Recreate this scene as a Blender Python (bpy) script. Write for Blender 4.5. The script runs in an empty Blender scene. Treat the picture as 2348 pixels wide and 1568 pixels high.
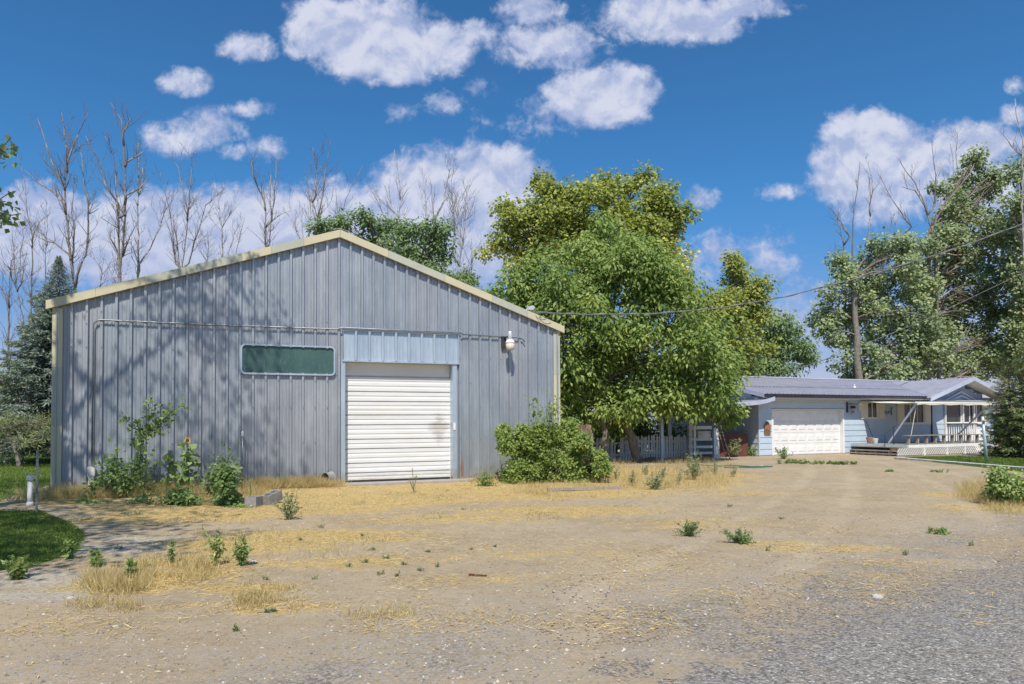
import bpy, math, random
import numpy as np
from mathutils import Vector, Matrix

random.seed(7); RNG = np.random.default_rng(11)
PI = math.pi
sc = bpy.context.scene
COL = sc.collection

# ------------------------------------------------------------------ camera
F = 1564.7; PITCH = math.radians(1.5); ROLL = -0.006; EYE = 1.6
cd = bpy.data.cameras.new('camera'); cam = bpy.data.objects.new('camera', cd); COL.objects.link(cam)
cd.sensor_width = 36.0; cd.lens = 36.0 * F / 2347.0; cd.shift_y = 145.0 / 2347.0
cd.clip_start = 0.1; cd.clip_end = 5000
CR = Matrix.Rotation(PI / 2 + PITCH, 3, 'X') @ Matrix.Rotation(ROLL, 3, 'Z')
cam.matrix_world = Matrix.Translation((0, 0, EYE)) @ CR.to_4x4()
sc.camera = cam

def ray(x, y): return CR @ Vector(((x - 1173.5) / F, (929.0 - y) / F, -1.0))
def at(x, y, Y):
    d = ray(x, y); return Vector((0, 0, EYE)) + d * (Y / d.y)
def gr(x, y, z=0.0):
    d = ray(x, y); return Vector((0, 0, EYE)) + d * ((z - EYE) / d.z)

# ------------------------------------------------------------------ node helper
class S:
    """a socket with arithmetic"""
    nt = None
    def __init__(s, k): s.k = k
def _m(op, *a, clamp=False):
    n = S.nt.nodes.new('ShaderNodeMath'); n.operation = op; n.use_clamp = clamp
    for i, v in enumerate(a):
        if isinstance(v, S): S.nt.links.new(v.k, n.inputs[i])
        else: n.inputs[i].default_value = v
    return S(n.outputs[0])
S.__add__ = lambda a, b: _m('ADD', a, b); S.__radd__ = lambda a, b: _m('ADD', b, a)
S.__sub__ = lambda a, b: _m('SUBTRACT', a, b); S.__rsub__ = lambda a, b: _m('SUBTRACT', b, a)
S.__mul__ = lambda a, b: _m('MULTIPLY', a, b); S.__rmul__ = lambda a, b: _m('MULTIPLY', b, a)
S.__truediv__ = lambda a, b: _m('DIVIDE', a, b)
def smooth(x, a, b):
    n = S.nt.nodes.new('ShaderNodeMapRange'); n.interpolation_type = 'SMOOTHSTEP'
    S.nt.links.new(x.k, n.inputs[0]); n.inputs[1].default_value = a; n.inputs[2].default_value = b
    return S(n.outputs[0])
def noise(vec, scale, detail=4, rough=.55, stretch=None, dist=0.0):
    nt = S.nt
    if stretch:
        mp = nt.nodes.new('ShaderNodeMapping'); mp.inputs['Scale'].default_value = stretch
        nt.links.new(vec, mp.inputs['Vector']); vec = mp.outputs[0]
    n = nt.nodes.new('ShaderNodeTexNoise'); n.inputs['Scale'].default_value = scale
    n.inputs['Detail'].default_value = detail; n.inputs['Roughness'].default_value = rough
    n.inputs['Distortion'].default_value = dist
    nt.links.new(vec, n.inputs['Vector']); return S(n.outputs[0])
def mixc(f, a, b, mode='MIX'):
    n = S.nt.nodes.new('ShaderNodeMix'); n.data_type = 'RGBA'; n.blend_type = mode
    if isinstance(f, S): S.nt.links.new(f.k, n.inputs[0])
    else: n.inputs[0].default_value = f
    for i, v in ((6, a), (7, b)):
        if isinstance(v, S): S.nt.links.new(v.k, n.inputs[i])
        else: n.inputs[i].default_value = (*v, 1)
    return S(n.outputs[2])

# ------------------------------------------------------------------ world: sky with clouds
SUN_EL = math.radians(54)
w = bpy.data.worlds.new('World'); sc.world = w; w.use_nodes = True
nt = w.node_tree; nt.nodes.clear(); S.nt = nt
geo = nt.nodes.new('ShaderNodeTexCoord'); D = geo.outputs['Generated']
sky = nt.nodes.new('ShaderNodeTexSky'); sky.sky_type = 'NISHITA'; sky.sun_disc = False
sky.sun_elevation = SUN_EL; sky.sun_rotation = math.radians(180); sky.altitude = 800
sky.air_density = 1.0; sky.dust_density = 0.6; sky.ozone_density = 2.0
sep = nt.nodes.new('ShaderNodeSeparateXYZ'); nt.links.new(D, sep.inputs[0])
dx, dy, dz = (S(o) for o in sep.outputs)
yy = _m('MAXIMUM', dy, 0.12)
u = dx / yy; v = dz / yy
cmb = nt.nodes.new('ShaderNodeCombineXYZ'); nt.links.new(u.k, cmb.inputs[0]); nt.links.new(v.k, cmb.inputs[1])
UV = cmb.outputs[0]
of = nt.nodes.new('ShaderNodeVectorMath'); of.operation = 'ADD'; nt.links.new(UV, of.inputs[0]); of.inputs[1].default_value = (-.004, .016, 0); cmb2 = of.outputs[0]
CLOUDS = [  # cloud puffs: bearing and height given as tangents (x1000), half sizes, weight
 (720,10,70,50,1),(760,55,110,70,1.3),(850,70,140,95,1.5),(930,125,95,55,1.3),(1000,95,85,70,1.2),(960,40,70,45,.8),(690,100,40,22,.7),
 (1080,60,70,30,.5),(565,90,62,34,.8),(410,175,60,32,.75),(575,238,55,22,.6),(400,300,75,50,.85),(470,285,80,50,.85),(525,335,35,22,.6),(610,328,45,28,.55),
 (1230,10,80,36,.8),(1270,90,130,55,.85),(1200,75,60,30,.7),(1330,115,60,45,.8),(1500,20,140,65,1),(1600,45,130,48,1),(1720,5,110,30,.9),(1420,40,60,40,.8),
 (1385,210,120,72,1.4),(1425,175,70,45,1),(1440,245,60,35,.9),(1210,265,110,55,.42),(915,252,40,26,.5),(1110,195,40,22,.42),(1025,225,60,25,.35),
 (1800,437,65,20,.6),(1610,455,45,24,.4),
 (100,530,190,100,1.4),(320,545,240,105,1.5),(560,535,240,110,1.5),(750,520,170,110,1.4),(1000,430,140,95,1.4),(1130,425,125,100,1.4),(890,500,150,95,1),(1170,540,140,110,1),(60,470,70,45,.8),(1000,560,260,120,1),
 (2000,320,95,78,1.4),(1960,400,95,85,1.4),(2060,380,140,95,1.4),(2200,350,120,70,1),(2285,335,85,55,1),(2020,460,120,70,.9),(2260,430,140,90,1),(2340,268,30,30,.8),(2345,190,25,25,.6),
 (1700,600,170,70,.45),(1850,730,150,80,.5),(2300,640,200,160,.5)]
field = None
for (cx, cy, rx, ry, wt) in CLOUDS:
    a = nt.nodes.new('ShaderNodeVectorMath'); a.operation = 'SUBTRACT'
    nt.links.new(UV, a.inputs[0]); a.inputs[1].default_value = ((cx - 1173.5) / F, (970 - cy) / F, 0)
    b = nt.nodes.new('ShaderNodeVectorMath'); b.operation = 'MULTIPLY'
    nt.links.new(a.outputs[0], b.inputs[0]); b.inputs[1].default_value = (F / rx * .8, F / ry * .8, 0)
    c = nt.nodes.new('ShaderNodeVectorMath'); c.operation = 'DOT_PRODUCT'
    nt.links.new(b.outputs[0], c.inputs[0]); nt.links.new(b.outputs[0], c.inputs[1])
    g = _m('MULTIPLY_ADD', S(c.outputs['Value']), -wt, wt)
    field = g if field is None else _m('SMOOTH_MAX', field, g, 0.15)
field = _m('MAXIMUM', field, -0.6)
n1 = noise(UV, 12.0, 10, .58, dist=.25); n2 = noise(UV, 42.0, 8, .62, dist=.4)
n3 = noise(UV, 120.0, 5, .6, dist=.3); n1b = noise(cmb2, 12.0, 5, .58, dist=.25)
dens = field * .92 + (n1 - .5) * 1.75 + (n2 - .5) * 1.15 + (n3 - .5) * .30
front = smooth(dy, .25, .45) * smooth(2.0 - _m('ABSOLUTE', u), .6, 1.1) * smooth(1.6 - v, .5, .9)
gen = noise(D, 2.6, 9, .6, stretch=(1, 1, 2.2)); gdens = (gen - .54) * 4.0
dens = dens * front + gdens * (1.0 - front)
mask = smooth(dens, .04, .78)
hz = smooth(dz, -0.02, .05)
mask = mask * .93 * hz
low = noise(UV, 14, 5, .6)
bright = smooth((n1 - n1b) * 4.5 + dens * .35 + (low - .5) * .8, -.25, .85) * (smooth(v, .17, .36) * .6 + .4)
ccol = mixc(bright, (.22, .26, .385), (.375, .39, .46))
bg1 = nt.nodes.new('ShaderNodeBackground'); bg1.inputs[1].default_value = .10
hv = smooth(dz, 0.0, .33)
tint = mixc(hv, (.46, .385, .49), (.235, .545, .74))
skyc = mixc(1.0, S(sky.outputs[0]), tint, 'MULTIPLY')
nt.links.new(skyc.k, bg1.inputs[0])
bg2 = nt.nodes.new('ShaderNodeBackground'); nt.links.new(ccol.k, bg2.inputs[0]); bg2.inputs[1].default_value = 1.0
mx = nt.nodes.new('ShaderNodeMixShader'); nt.links.new(mask.k, mx.inputs[0])
nt.links.new(bg1.outputs[0], mx.inputs[1]); nt.links.new(bg2.outputs[0], mx.inputs[2])
wo = nt.nodes.new('ShaderNodeOutputWorld'); nt.links.new(mx.outputs[0], wo.inputs[0])

# ------------------------------------------------------------------ sun and exposure
sd = bpy.data.lights.new('sun', 'SUN'); sd.energy = 2.7; sd.angle = math.radians(.53); sd.color = (1, .94, .85)
so = bpy.data.objects.new('sun', sd); COL.objects.link(so); so.rotation_euler = (PI / 2 - SUN_EL, 0, 0)
sc.view_settings.view_transform = 'Standard'; sc.view_settings.look = 'None'
sc.view_settings.exposure = 0.9; sc.view_settings.gamma = 1.0; sc.view_settings.use_curve_mapping = False
sc.cycles.max_bounces = 6; sc.cycles.diffuse_bounces = 3; sc.cycles.transmission_bounces = 4; sc.cycles.transparent_max_bounces = 8

# ------------------------------------------------------------------ materials
def new_mat(name):
    m = bpy.data.materials.new(name); m.use_nodes = True
    nt = m.node_tree; nt.nodes.clear(); S.nt = nt
    out = nt.nodes.new('ShaderNodeOutputMaterial')
    b = nt.nodes.new('ShaderNodeBsdfPrincipled'); nt.links.new(b.outputs[0], out.inputs[0])
    return m, nt, b, out
def mat(name, c1, c2=None, scale=3.0, stretch=None, rough=.7, metal=0.0, bump=0.0, bscale=30.0, bstretch=None, spec=.3,
        c3=None, s3=25.0, lo=.35, hi=.65, w3=(.6, .75)):
    m, nt, b, out = new_mat(name)
    tc = nt.nodes.new('ShaderNodeTexCoord').outputs['Object']
    b.inputs['Roughness'].default_value = rough; b.inputs['Metallic'].default_value = metal
    b.inputs['Specular IOR Level'].default_value = spec
    if c2 is None: c2 = tuple(x * .8 for x in c1)
    f = smooth(noise(tc, scale, 6, .6, stretch), lo, hi)
    c = mixc(f, c1, c2)
    if c3: c = mixc(smooth(noise(tc, s3, 4, .6, stretch), *w3), c, c3)
    nt.links.new(c.k, b.inputs['Base Color'])
    if bump:
        bp = nt.nodes.new('ShaderNodeBump'); bp.inputs['Strength'].default_value = bump; bp.inputs['Distance'].default_value = .02
        nt.links.new(noise(tc, bscale, 5, .6, bstretch or stretch).k, bp.inputs['Height'])
        nt.links.new(bp.outputs[0], b.inputs['Normal'])
    return m
def leaf_mat(name, dark, light, yellow=None, trans=.35, rough=.55):
    """leaf colour varies leaf by leaf through the 'tint' attribute"""
    m, nt, b, out = new_mat(name)
    at_ = nt.nodes.new('ShaderNodeAttribute'); at_.attribute_name = 'tint'; t = S(at_.outputs['Fac'])
    c = mixc(smooth(t, 0, 1), dark, light)
    if yellow: c = mixc(smooth(t, 1.0, 1.6), c, yellow)
    nt.links.new(c.k, b.inputs['Base Color']); b.inputs['Roughness'].default_value = rough
    b.inputs['Specular IOR Level'].default_value = .35
    tr = nt.nodes.new('ShaderNodeBsdfTranslucent')
    nt.links.new(mixc(1.0, c, (1.0, 1.1, .5), 'MULTIPLY').k, tr.inputs[0])
    ms = nt.nodes.new('ShaderNodeMixShader'); ms.inputs[0].default_value = trans
    nt.links.new(b.outputs[0], ms.inputs[1]); nt.links.new(tr.outputs[0], ms.inputs[2]); nt.links.new(ms.outputs[0], out.inputs[0])
    return m

def galv(name, a, b_, rough=.42):
    """weathered galvanised sheet: vertical streaks, stains and slightly wavy metal"""
    m, nt, b, out = new_mat(name)
    tc = nt.nodes.new('ShaderNodeTexCoord').outputs['Object']
    streak = noise(tc, 5.0, 6, .65, (9, 9, .35)); blotch = noise(tc, 1.1, 5, .6, (1, 1, .5)); fine = noise(tc, 40, 3, .6, (2, 2, .3))
    c = mixc(smooth(streak * .5 + blotch * .5, .36, .66), a, b_)
    c = mixc(smooth(fine, .55, .8) * .35, c, (.62, .64, .66))
    c = mixc(smooth(noise(tc, 2.3, 6, .7, (1.6, 1.6, .45)), .60, .76) * .55, c, (.20, .23, .29))
    sp = nt.nodes.new('ShaderNodeSeparateXYZ'); nt.links.new(tc, sp.inputs[0]); z = S(sp.outputs[2]); x = S(sp.outputs[0])
    dirt = smooth(noise(tc, 4, 5, .6) * .9 - z, .0, .38)
    c = mixc(dirt * .6, c, (.34, .29, .23))
    rust = smooth(noise(tc, 9, 4, .6) * .5 + .62 - _m('ABSOLUTE', x - 9.86) * 7.0 - _m('ABSOLUTE', z - .33) * 1.2, .22, .55)
    c = mixc(rust * .7, c, (.38, .17, .12))
    nt.links.new(c.k, b.inputs['Base Color']); b.inputs['Metallic'].default_value = .45
    nt.links.new((blotch * .3 + (rough - .12)).k, b.inputs['Roughness'])
    bp = nt.nodes.new('ShaderNodeBump'); bp.inputs['Strength'].default_value = .35; bp.inputs['Distance'].default_value = .03
    nt.links.new(noise(tc, 2.0, 3, .5, (1.5, 1, .6)).k, bp.inputs['Height']); nt.links.new(bp.outputs[0], b.inputs['Normal'])
    return m

MT = {}
MT['galv'] = galv('galvanised_cool', (.30, .335, .37), (.425, .46, .495))
MT['galv2'] = galv('galvanised_warm', (.325, .345, .375), (.445, .465, .49))
MT['galv_new'] = galv('galvanised_new', (.40, .49, .565), (.56, .635, .70), .36)
MT['cream'] = mat('cream_trim', (.60, .54, .36), (.54, .50, .35), 2, rough=.45, c3=(.42, .38, .26), s3=6, w3=(.62, .85))
MT['cream_green'] = mat('faded_cream_trim', (.47, .48, .38), (.42, .43, .35), 2, rough=.45, c3=(.36, .36, .28), s3=6, w3=(.62, .85))
MT['white'] = mat('white_paint', (.82, .81, .78), (.75, .74, .70), 3, rough=.5, c3=(.58, .55, .48), s3=7, w3=(.66, .9))
MT['door_white'] = mat('white_door_paint', (.76, .755, .745), (.71, .705, .69), 2, (.6, 1, 3), rough=.4, c3=(.60, .54, .42), s3=4, w3=(.66, .9))
def grime(name):
    m = MT[name]; nt = m.node_tree; S.nt = nt; b = [n for n in nt.nodes if n.type == 'BSDF_PRINCIPLED'][0]
    tc = nt.nodes.new('ShaderNodeTexCoord').outputs['Object']; sp = nt.nodes.new('ShaderNodeSeparateXYZ'); nt.links.new(tc, sp.inputs[0]); x, z = S(sp.outputs[0]), S(sp.outputs[2])
    c = S(b.inputs['Base Color'].links[0].from_socket); n = noise(tc, 3.5, 6, .7, (.7, 1, 2.4))
    c = mixc(smooth(n * .8 - z * .9, .05, .5) * .6, c, (.40, .36, .30))
    d = _m('ABSOLUTE', x - 9.25) * 1.3 + _m('ABSOLUTE', z - 1.5) * .9
    c = mixc(smooth(noise(tc, 7, 6, .7, (.6, 1, 2.2)) * 1.0 - d, -.05, .35) * .55, c, (.33, .29, .24))
    c = mixc(smooth(noise(tc, 1.1, 6, .7, (.5, 1, 2.5)), .50, .72) * .35, c, (.66, .62, .48))
    nt.links.new(c.k, b.inputs['Base Color'])
grime('door_white')
MT['white_worn'] = mat('worn_white_paint', (.74, .73, .70), (.50, .48, .45), 5, rough=.75, c3=(.33, .30, .27), s3=14, w3=(.6, .72))
MT['grey_wood'] = mat('weathered_wood', (.36, .33, .29), (.24, .21, .18), 6, (8, 8, .8), rough=.85, bump=.3)
MT['brown_wood'] = mat('brown_wood', (.22, .12, .07), (.14, .08, .05), 5, rough=.8)
MT['red_brown'] = mat('red_brown_panel', (.16, .06, .04), (.11, .045, .035), 3, rough=.6)
MT['steel'] = mat('dull_steel', (.30, .32, .34), (.22, .23, .25), 8, rough=.45, metal=.6)
MT['dark'] = mat('dark_metal', (.05, .05, .055), (.03, .03, .035), 5, rough=.5)
MT['black'] = mat('black_rubber', (.03, .03, .03), (.02, .02, .02), 5, rough=.6)
MT['blue_wall'] = mat('pale_blue_siding', (.50, .585, .67), (.46, .545, .63), 1.5, rough=.6, c3=(.40, .48, .57), s3=3, w3=(.6, .9))
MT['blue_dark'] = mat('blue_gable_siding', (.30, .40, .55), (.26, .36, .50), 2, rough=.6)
MT['roof'] = mat('grey_lilac_roof_metal', (.42, .42, .50), (.36, .36, .44), 2, rough=.38, metal=.3, c3=(.26, .23, .24), s3=5, w3=(.6, .78), bump=.1, bscale=6)
MT['lilac_trim'] = mat('pale_metal_trim', (.55, .57, .68), (.48, .50, .62), 3, rough=.4, metal=.2)
MT['glass'] = mat('window_glass', (.05, .06, .07), (.03, .035, .04), 2, rough=.08, spec=.7)
MT['shutter'] = mat('cream_shutter', (.74, .70, .58), (.68, .64, .54), 3, rough=.6)
MT['awning'] = mat('cream_canvas', (.78, .72, .58), (.72, .66, .52), 2, rough=.85)
MT['concrete'] = mat('concrete', (.40, .36, .32), (.33, .30, .26), 5, rough=.9, bump=.4, bscale=60, c3=(.45, .42, .36), s3=30)
MT['block'] = mat('concrete_block', (.33, .32, .30), (.24, .23, .22), 9, rough=.95, bump=.6, bscale=80)
MT['pole_blue'] = mat('pale_blue_metal', (.50, .60, .68), (.42, .52, .60), 4, rough=.4, metal=.3)
MT['terracotta'] = mat('terracotta', (.40, .22, .15), (.32, .17, .12), 5, rough=.8)
MT['hose'] = mat('green_hose', (.06, .16, .12), (.05, .12, .10), 5, rough=.4)
MT['bark'] = mat('grey_bark', (.26, .23, .20), (.15, .125, .10), 5, (3, 3, .8), rough=.9, bump=.6, bscale=14)
MT['bark_pale'] = mat('pale_bark', (.34, .305, .265), (.16, .132, .11), 2.2, (1.5, 1.5, .8), rough=.85, c3=(.25, .15, .085), s3=1.6, w3=(.54, .66))
MT['bark_white'] = mat('bleached_bark', (.52, .49, .45), (.28, .24, .21), 2.5, (1.5, 1.5, .8), rough=.8, c3=(.20, .16, .13), s3=5, w3=(.58, .66))
MT['twig'] = mat('grey_twig', (.22, .195, .18), (.15, .13, .12), 3, rough=.85)
MT['stump'] = mat('rotten_wood', (.29, .19, .13), (.13, .08, .055), 5, (4, 4, .7), rough=.95, bump=.9, bscale=12, c3=(.42, .24, .10), s3=3, w3=(.55, .7))
MT['stone'] = mat('pale_stone', (.55, .52, .47), (.40, .37, .33), 7, rough=.9, bump=.4)
MT['stem'] = mat('green_stem', (.16, .20, .07), (.12, .15, .05), 6, rough=.8)
MT['drystem'] = mat('dry_stem', (.45, .36, .20), (.36, .27, .15), 6, rough=.9)
MT['l_front'] = leaf_mat('leaf_fresh_green', (.16, .24, .055), (.33, .42, .115), (.44, .47, .13), trans=.38)
MT['l_yellow'] = leaf_mat('leaf_yellowing', (.25, .29, .065), (.43, .46, .115), (.80, .70, .17), trans=.38)
MT['l_dark'] = leaf_mat('leaf_deep_green', (.14, .22, .085), (.27, .36, .15), trans=.36)
MT['l_cotton'] = leaf_mat('leaf_cottonwood', (.22, .285, .15), (.40, .47, .26), (.54, .54, .26), trans=.36)
MT['l_weed'] = leaf_mat('leaf_weed', (.16, .25, .075), (.31, .40, .14), (.50, .50, .16), trans=.3)
MT['l_grey'] = leaf_mat('leaf_grey_weed', (.24, .27, .15), (.38, .40, .24), trans=.3)
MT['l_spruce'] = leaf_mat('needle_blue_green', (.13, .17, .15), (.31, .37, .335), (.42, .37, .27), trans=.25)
MT['l_pine'] = leaf_mat('needle_yellow_green', (.15, .18, .07), (.33, .36, .17), trans=.25)
MT['l_ever'] = leaf_mat('needle_dark_green', (.14, .185, .09), (.29, .34, .16), (.46, .38, .16), trans=.25)
MT['straw'] = leaf_mat('dry_straw', (.47, .335, .135), (.78, .59, .27), (.86, .72, .40), trans=.2, rough=.8)
MT['drygrass'] = leaf_mat('dry_grass_brown', (.40, .30, .14), (.66, .52, .26), (.76, .64, .38), trans=.3, rough=.8)
MT['grass'] = leaf_mat('lawn_blade', (.085, .14, .022), (.18, .25, .045), (.36, .34, .10), trans=.3)
MT['petal'] = mat('sunflower_yellow', (.70, .42, .03), (.55, .28, .02), 20, rough=.7)
MT['seed'] = mat('sunflower_seed', (.14, .07, .03), (.08, .04, .02), 60, rough=.9)
MT['lamp'] = mat('lamp_refractor', (.66, .60, .50), (.60, .54, .44), 5, rough=.35)
MT['lamp_top'] = mat('lamp_housing', (.62, .63, .66), (.52, .53, .56), 5, rough=.4, metal=.3)
MT['wire'] = mat('cable_sheath', (.20, .20, .20), (.13, .13, .13), 6, rough=.5)
MT['plaque'] = mat('painted_wood_plaque', (.36, .18, .08), (.22, .10, .05), 12, rough=.7)

# green-tinted fibreglass pane with scuffs
def pane_mat():
    m, nt, b, out = new_mat('green_fibreglass')
    tc = nt.nodes.new('ShaderNodeTexCoord').outputs['Object']
    c = mixc(smooth(noise(tc, 1.5, 4), .3, .7), (.045, .095, .095), (.065, .125, .115))
    scr = noise(tc, 6, 7, .7, (5, 5, .6), 1.2)
    c = mixc(smooth(scr, .56, .70) * .6, c, (.20, .34, .26)); c = mixc(smooth(noise(tc, 1.8, 6, .7, (1, 1, 1.8)), .55, .75) * .5, c, (.10, .13, .135))
    nt.links.new(c.k, b.inputs['Base Color']); b.inputs['Roughness'].default_value = .3; b.inputs['Specular IOR Level'].default_value = .4
    return m
MT['pane'] = pane_mat()

def ground_mat():
    m, nt, b, out = new_mat('yard_ground')
    tc = nt.nodes.new('ShaderNodeTexCoord').outputs['Object']
    def attr(n):
        a = nt.nodes.new('ShaderNodeAttribute'); a.attribute_name = n; return S(a.outputs['Fac'])
    lawn, straw, grav, pale, track = attr('lawn'), attr('straw'), attr('gravel'), attr('pale'), attr('track')
    big = noise(tc, .5, 5, .6); med = noise(tc, 3.0, 6, .65); fine = noise(tc, 28, 5, .7); grit = noise(tc, 110, 3, .7)
    c = mixc(smooth(big, .35, .65), (.45, .358, .24), (.385, .302, .20))
    c = mixc(smooth(med, .45, .75) * .6, c, (.50, .415, .30))
    mm = noise(tc, 9, 6, .75); c = mixc(smooth(mm, .50, .68) * .65, c, (.28, .21, .135)); c = mixc(smooth(noise(tc, 13, 5, .75, None, .5), .56, .72) * .6, c, (.54, .46, .34))
    c = mixc(smooth(fine, .52, .72) * .7, c, (.22, .165, .11))
    c = mixc(smooth(grit, .60, .74) * .75, c, (.48, .42, .34))
    c = mixc(smooth(noise(tc, 1.4, 6, .7), .56, .72) * .5, c, (.27, .20, .13))
    # flattened straw: long fibres in two directions
    f1 = noise(tc, 14, 5, .7, (.35, 2.6, 1), .8); f2 = noise(tc, 14, 5, .7, (2.2, .5, 1), 1.2)
    fib = _m('MAXIMUM', f1, f2)
    sm = smooth(straw + (med - .5) * 1.3 + (mm - .5) * .9 + (fine - .5) * .5, .30, .66)
    sc_ = mixc(smooth(fib, .46, .68), (.42, .295, .115), (.75, .56, .255))
    sc_ = mixc(smooth(fine, .55, .75) * .5, sc_, (.27, .19, .10)); sc_ = mixc(smooth(noise(tc, 2.1, 6, .7), .52, .68) * .55, sc_, (.34, .23, .115))
    c = mixc(sm * .92, c, sc_)
    # gravel and chip seal
    vor = nt.nodes.new('ShaderNodeTexVoronoi'); vor.inputs['Scale'].default_value = 48; nt.links.new(tc, vor.inputs['Vector'])
    vs = nt.nodes.new('ShaderNodeSeparateColor'); nt.links.new(vor.outputs['Color'], vs.inputs[0]); vr = S(vs.outputs[0])
    gc = mixc(smooth(vr, 0, 1), (.145, .125, .105), (.40, .355, .30))
    c = mixc(smooth(grav + (med - .5) * .9 + (vr - .5) * .5, .35, .75), c, gc)
    c = mixc(smooth(pale + (med - .5) * .9, .35, .7) * .8, c, mixc(smooth(fine, .4, .65), (.50, .455, .38), (.33, .29, .23)))
    c = mixc(smooth(track + (med - .5) * .8 + (fine - .5) * .4, .35, .95) * .6, c, mixc(smooth(fine, .4, .65), (.52, .425, .30), (.44, .35, .24)))
    gm = smooth(lawn + (med - .5) * .8 + (fine - .5) * .4, .35, .6)
    c = mixc(gm, c, mixc(smooth(med, .35, .65), (.06, .115, .02), (.11, .165, .035)))
    nt.links.new(c.k, b.inputs['Base Color']); b.inputs['Roughness'].default_value = .95; b.inputs['Specular IOR Level'].default_value = .1
    bp = nt.nodes.new('ShaderNodeBump'); bp.inputs['Strength'].default_value = .8; bp.inputs['Distance'].default_value = .03
    nt.links.new((fine * .6 + grit * .35 + fib * .4).k, bp.inputs['Height']); nt.links.new(bp.outputs[0], b.inputs['Normal'])
    return m
def road_mat():
    m, nt, b, out = new_mat('chip_seal_road')
    tc = nt.nodes.new('ShaderNodeTexCoord').outputs['Object']
    vor = nt.nodes.new('ShaderNodeTexVoronoi'); vor.inputs['Scale'].default_value = 62; nt.links.new(tc, vor.inputs['Vector'])
    vs = nt.nodes.new('ShaderNodeSeparateColor'); nt.links.new(vor.outputs['Color'], vs.inputs[0]); vr = S(vs.outputs[0])
    big = noise(tc, 1.2, 5, .65); med = noise(tc, 6, 5, .6)
    c = mixc(vr, (.11, .10, .09), (.37, .34, .305))
    c = mixc(smooth(vr, .93, .97), c, (.52, .50, .46))
    c = mixc(smooth(big * .6 + med * .4, .50, .68) * .5, c, (.36, .29, .205))
    da = nt.nodes.new('ShaderNodeAttribute'); da.attribute_name = 'dust'; dust = S(da.outputs['Fac'])
    c = mixc(smooth(dust + (med - .5) * 1.3 + (vr - .5) * .7, .45, 1.05) * .92, c, mixc(smooth(noise(tc, 26, 5, .7), .45, .7), (.41, .315, .20), (.25, .20, .145)))
    nt.links.new(c.k, b.inputs['Base Color']); b.inputs['Roughness'].default_value = .9; b.inputs['Specular IOR Level'].default_value = .2
    bp = nt.nodes.new('ShaderNodeBump'); bp.inputs['Strength'].default_value = .7; bp.inputs['Distance'].default_value = .012
    nt.links.new(S(vor.outputs['Distance']).k, bp.inputs['Height']); bp.invert = True
    nt.links.new(bp.outputs[0], b.inputs['Normal'])
    return m

# ------------------------------------------------------------------ mesh helpers
def link(name, me, parent=None, m=None, loc=None, rot=None):
    o = bpy.data.objects.new(name, me); COL.objects.link(o)
    if m is not None and me is not None and len(me.materials) == 0: me.materials.append(m)
    if parent is not None: o.parent = parent
    if loc is not None: o.location = loc
    if rot is not None: o.rotation_euler = rot
    return o
def tag(o, label=None, cat=None, group=None, kind=None):
    if label: o['label'] = label
    if cat: o['category'] = cat
    if group: o['group'] = group
    if kind: o['kind'] = kind
    return o
def thing(name, label, cat, loc=(0, 0, 0), rz=0.0, group=None):
    o = bpy.data.objects.new(name, None); COL.objects.link(o); o.empty_display_size = .2
    o.location = loc; o.rotation_euler = (0, 0, rz)
    return tag(o, label, cat, group)

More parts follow.
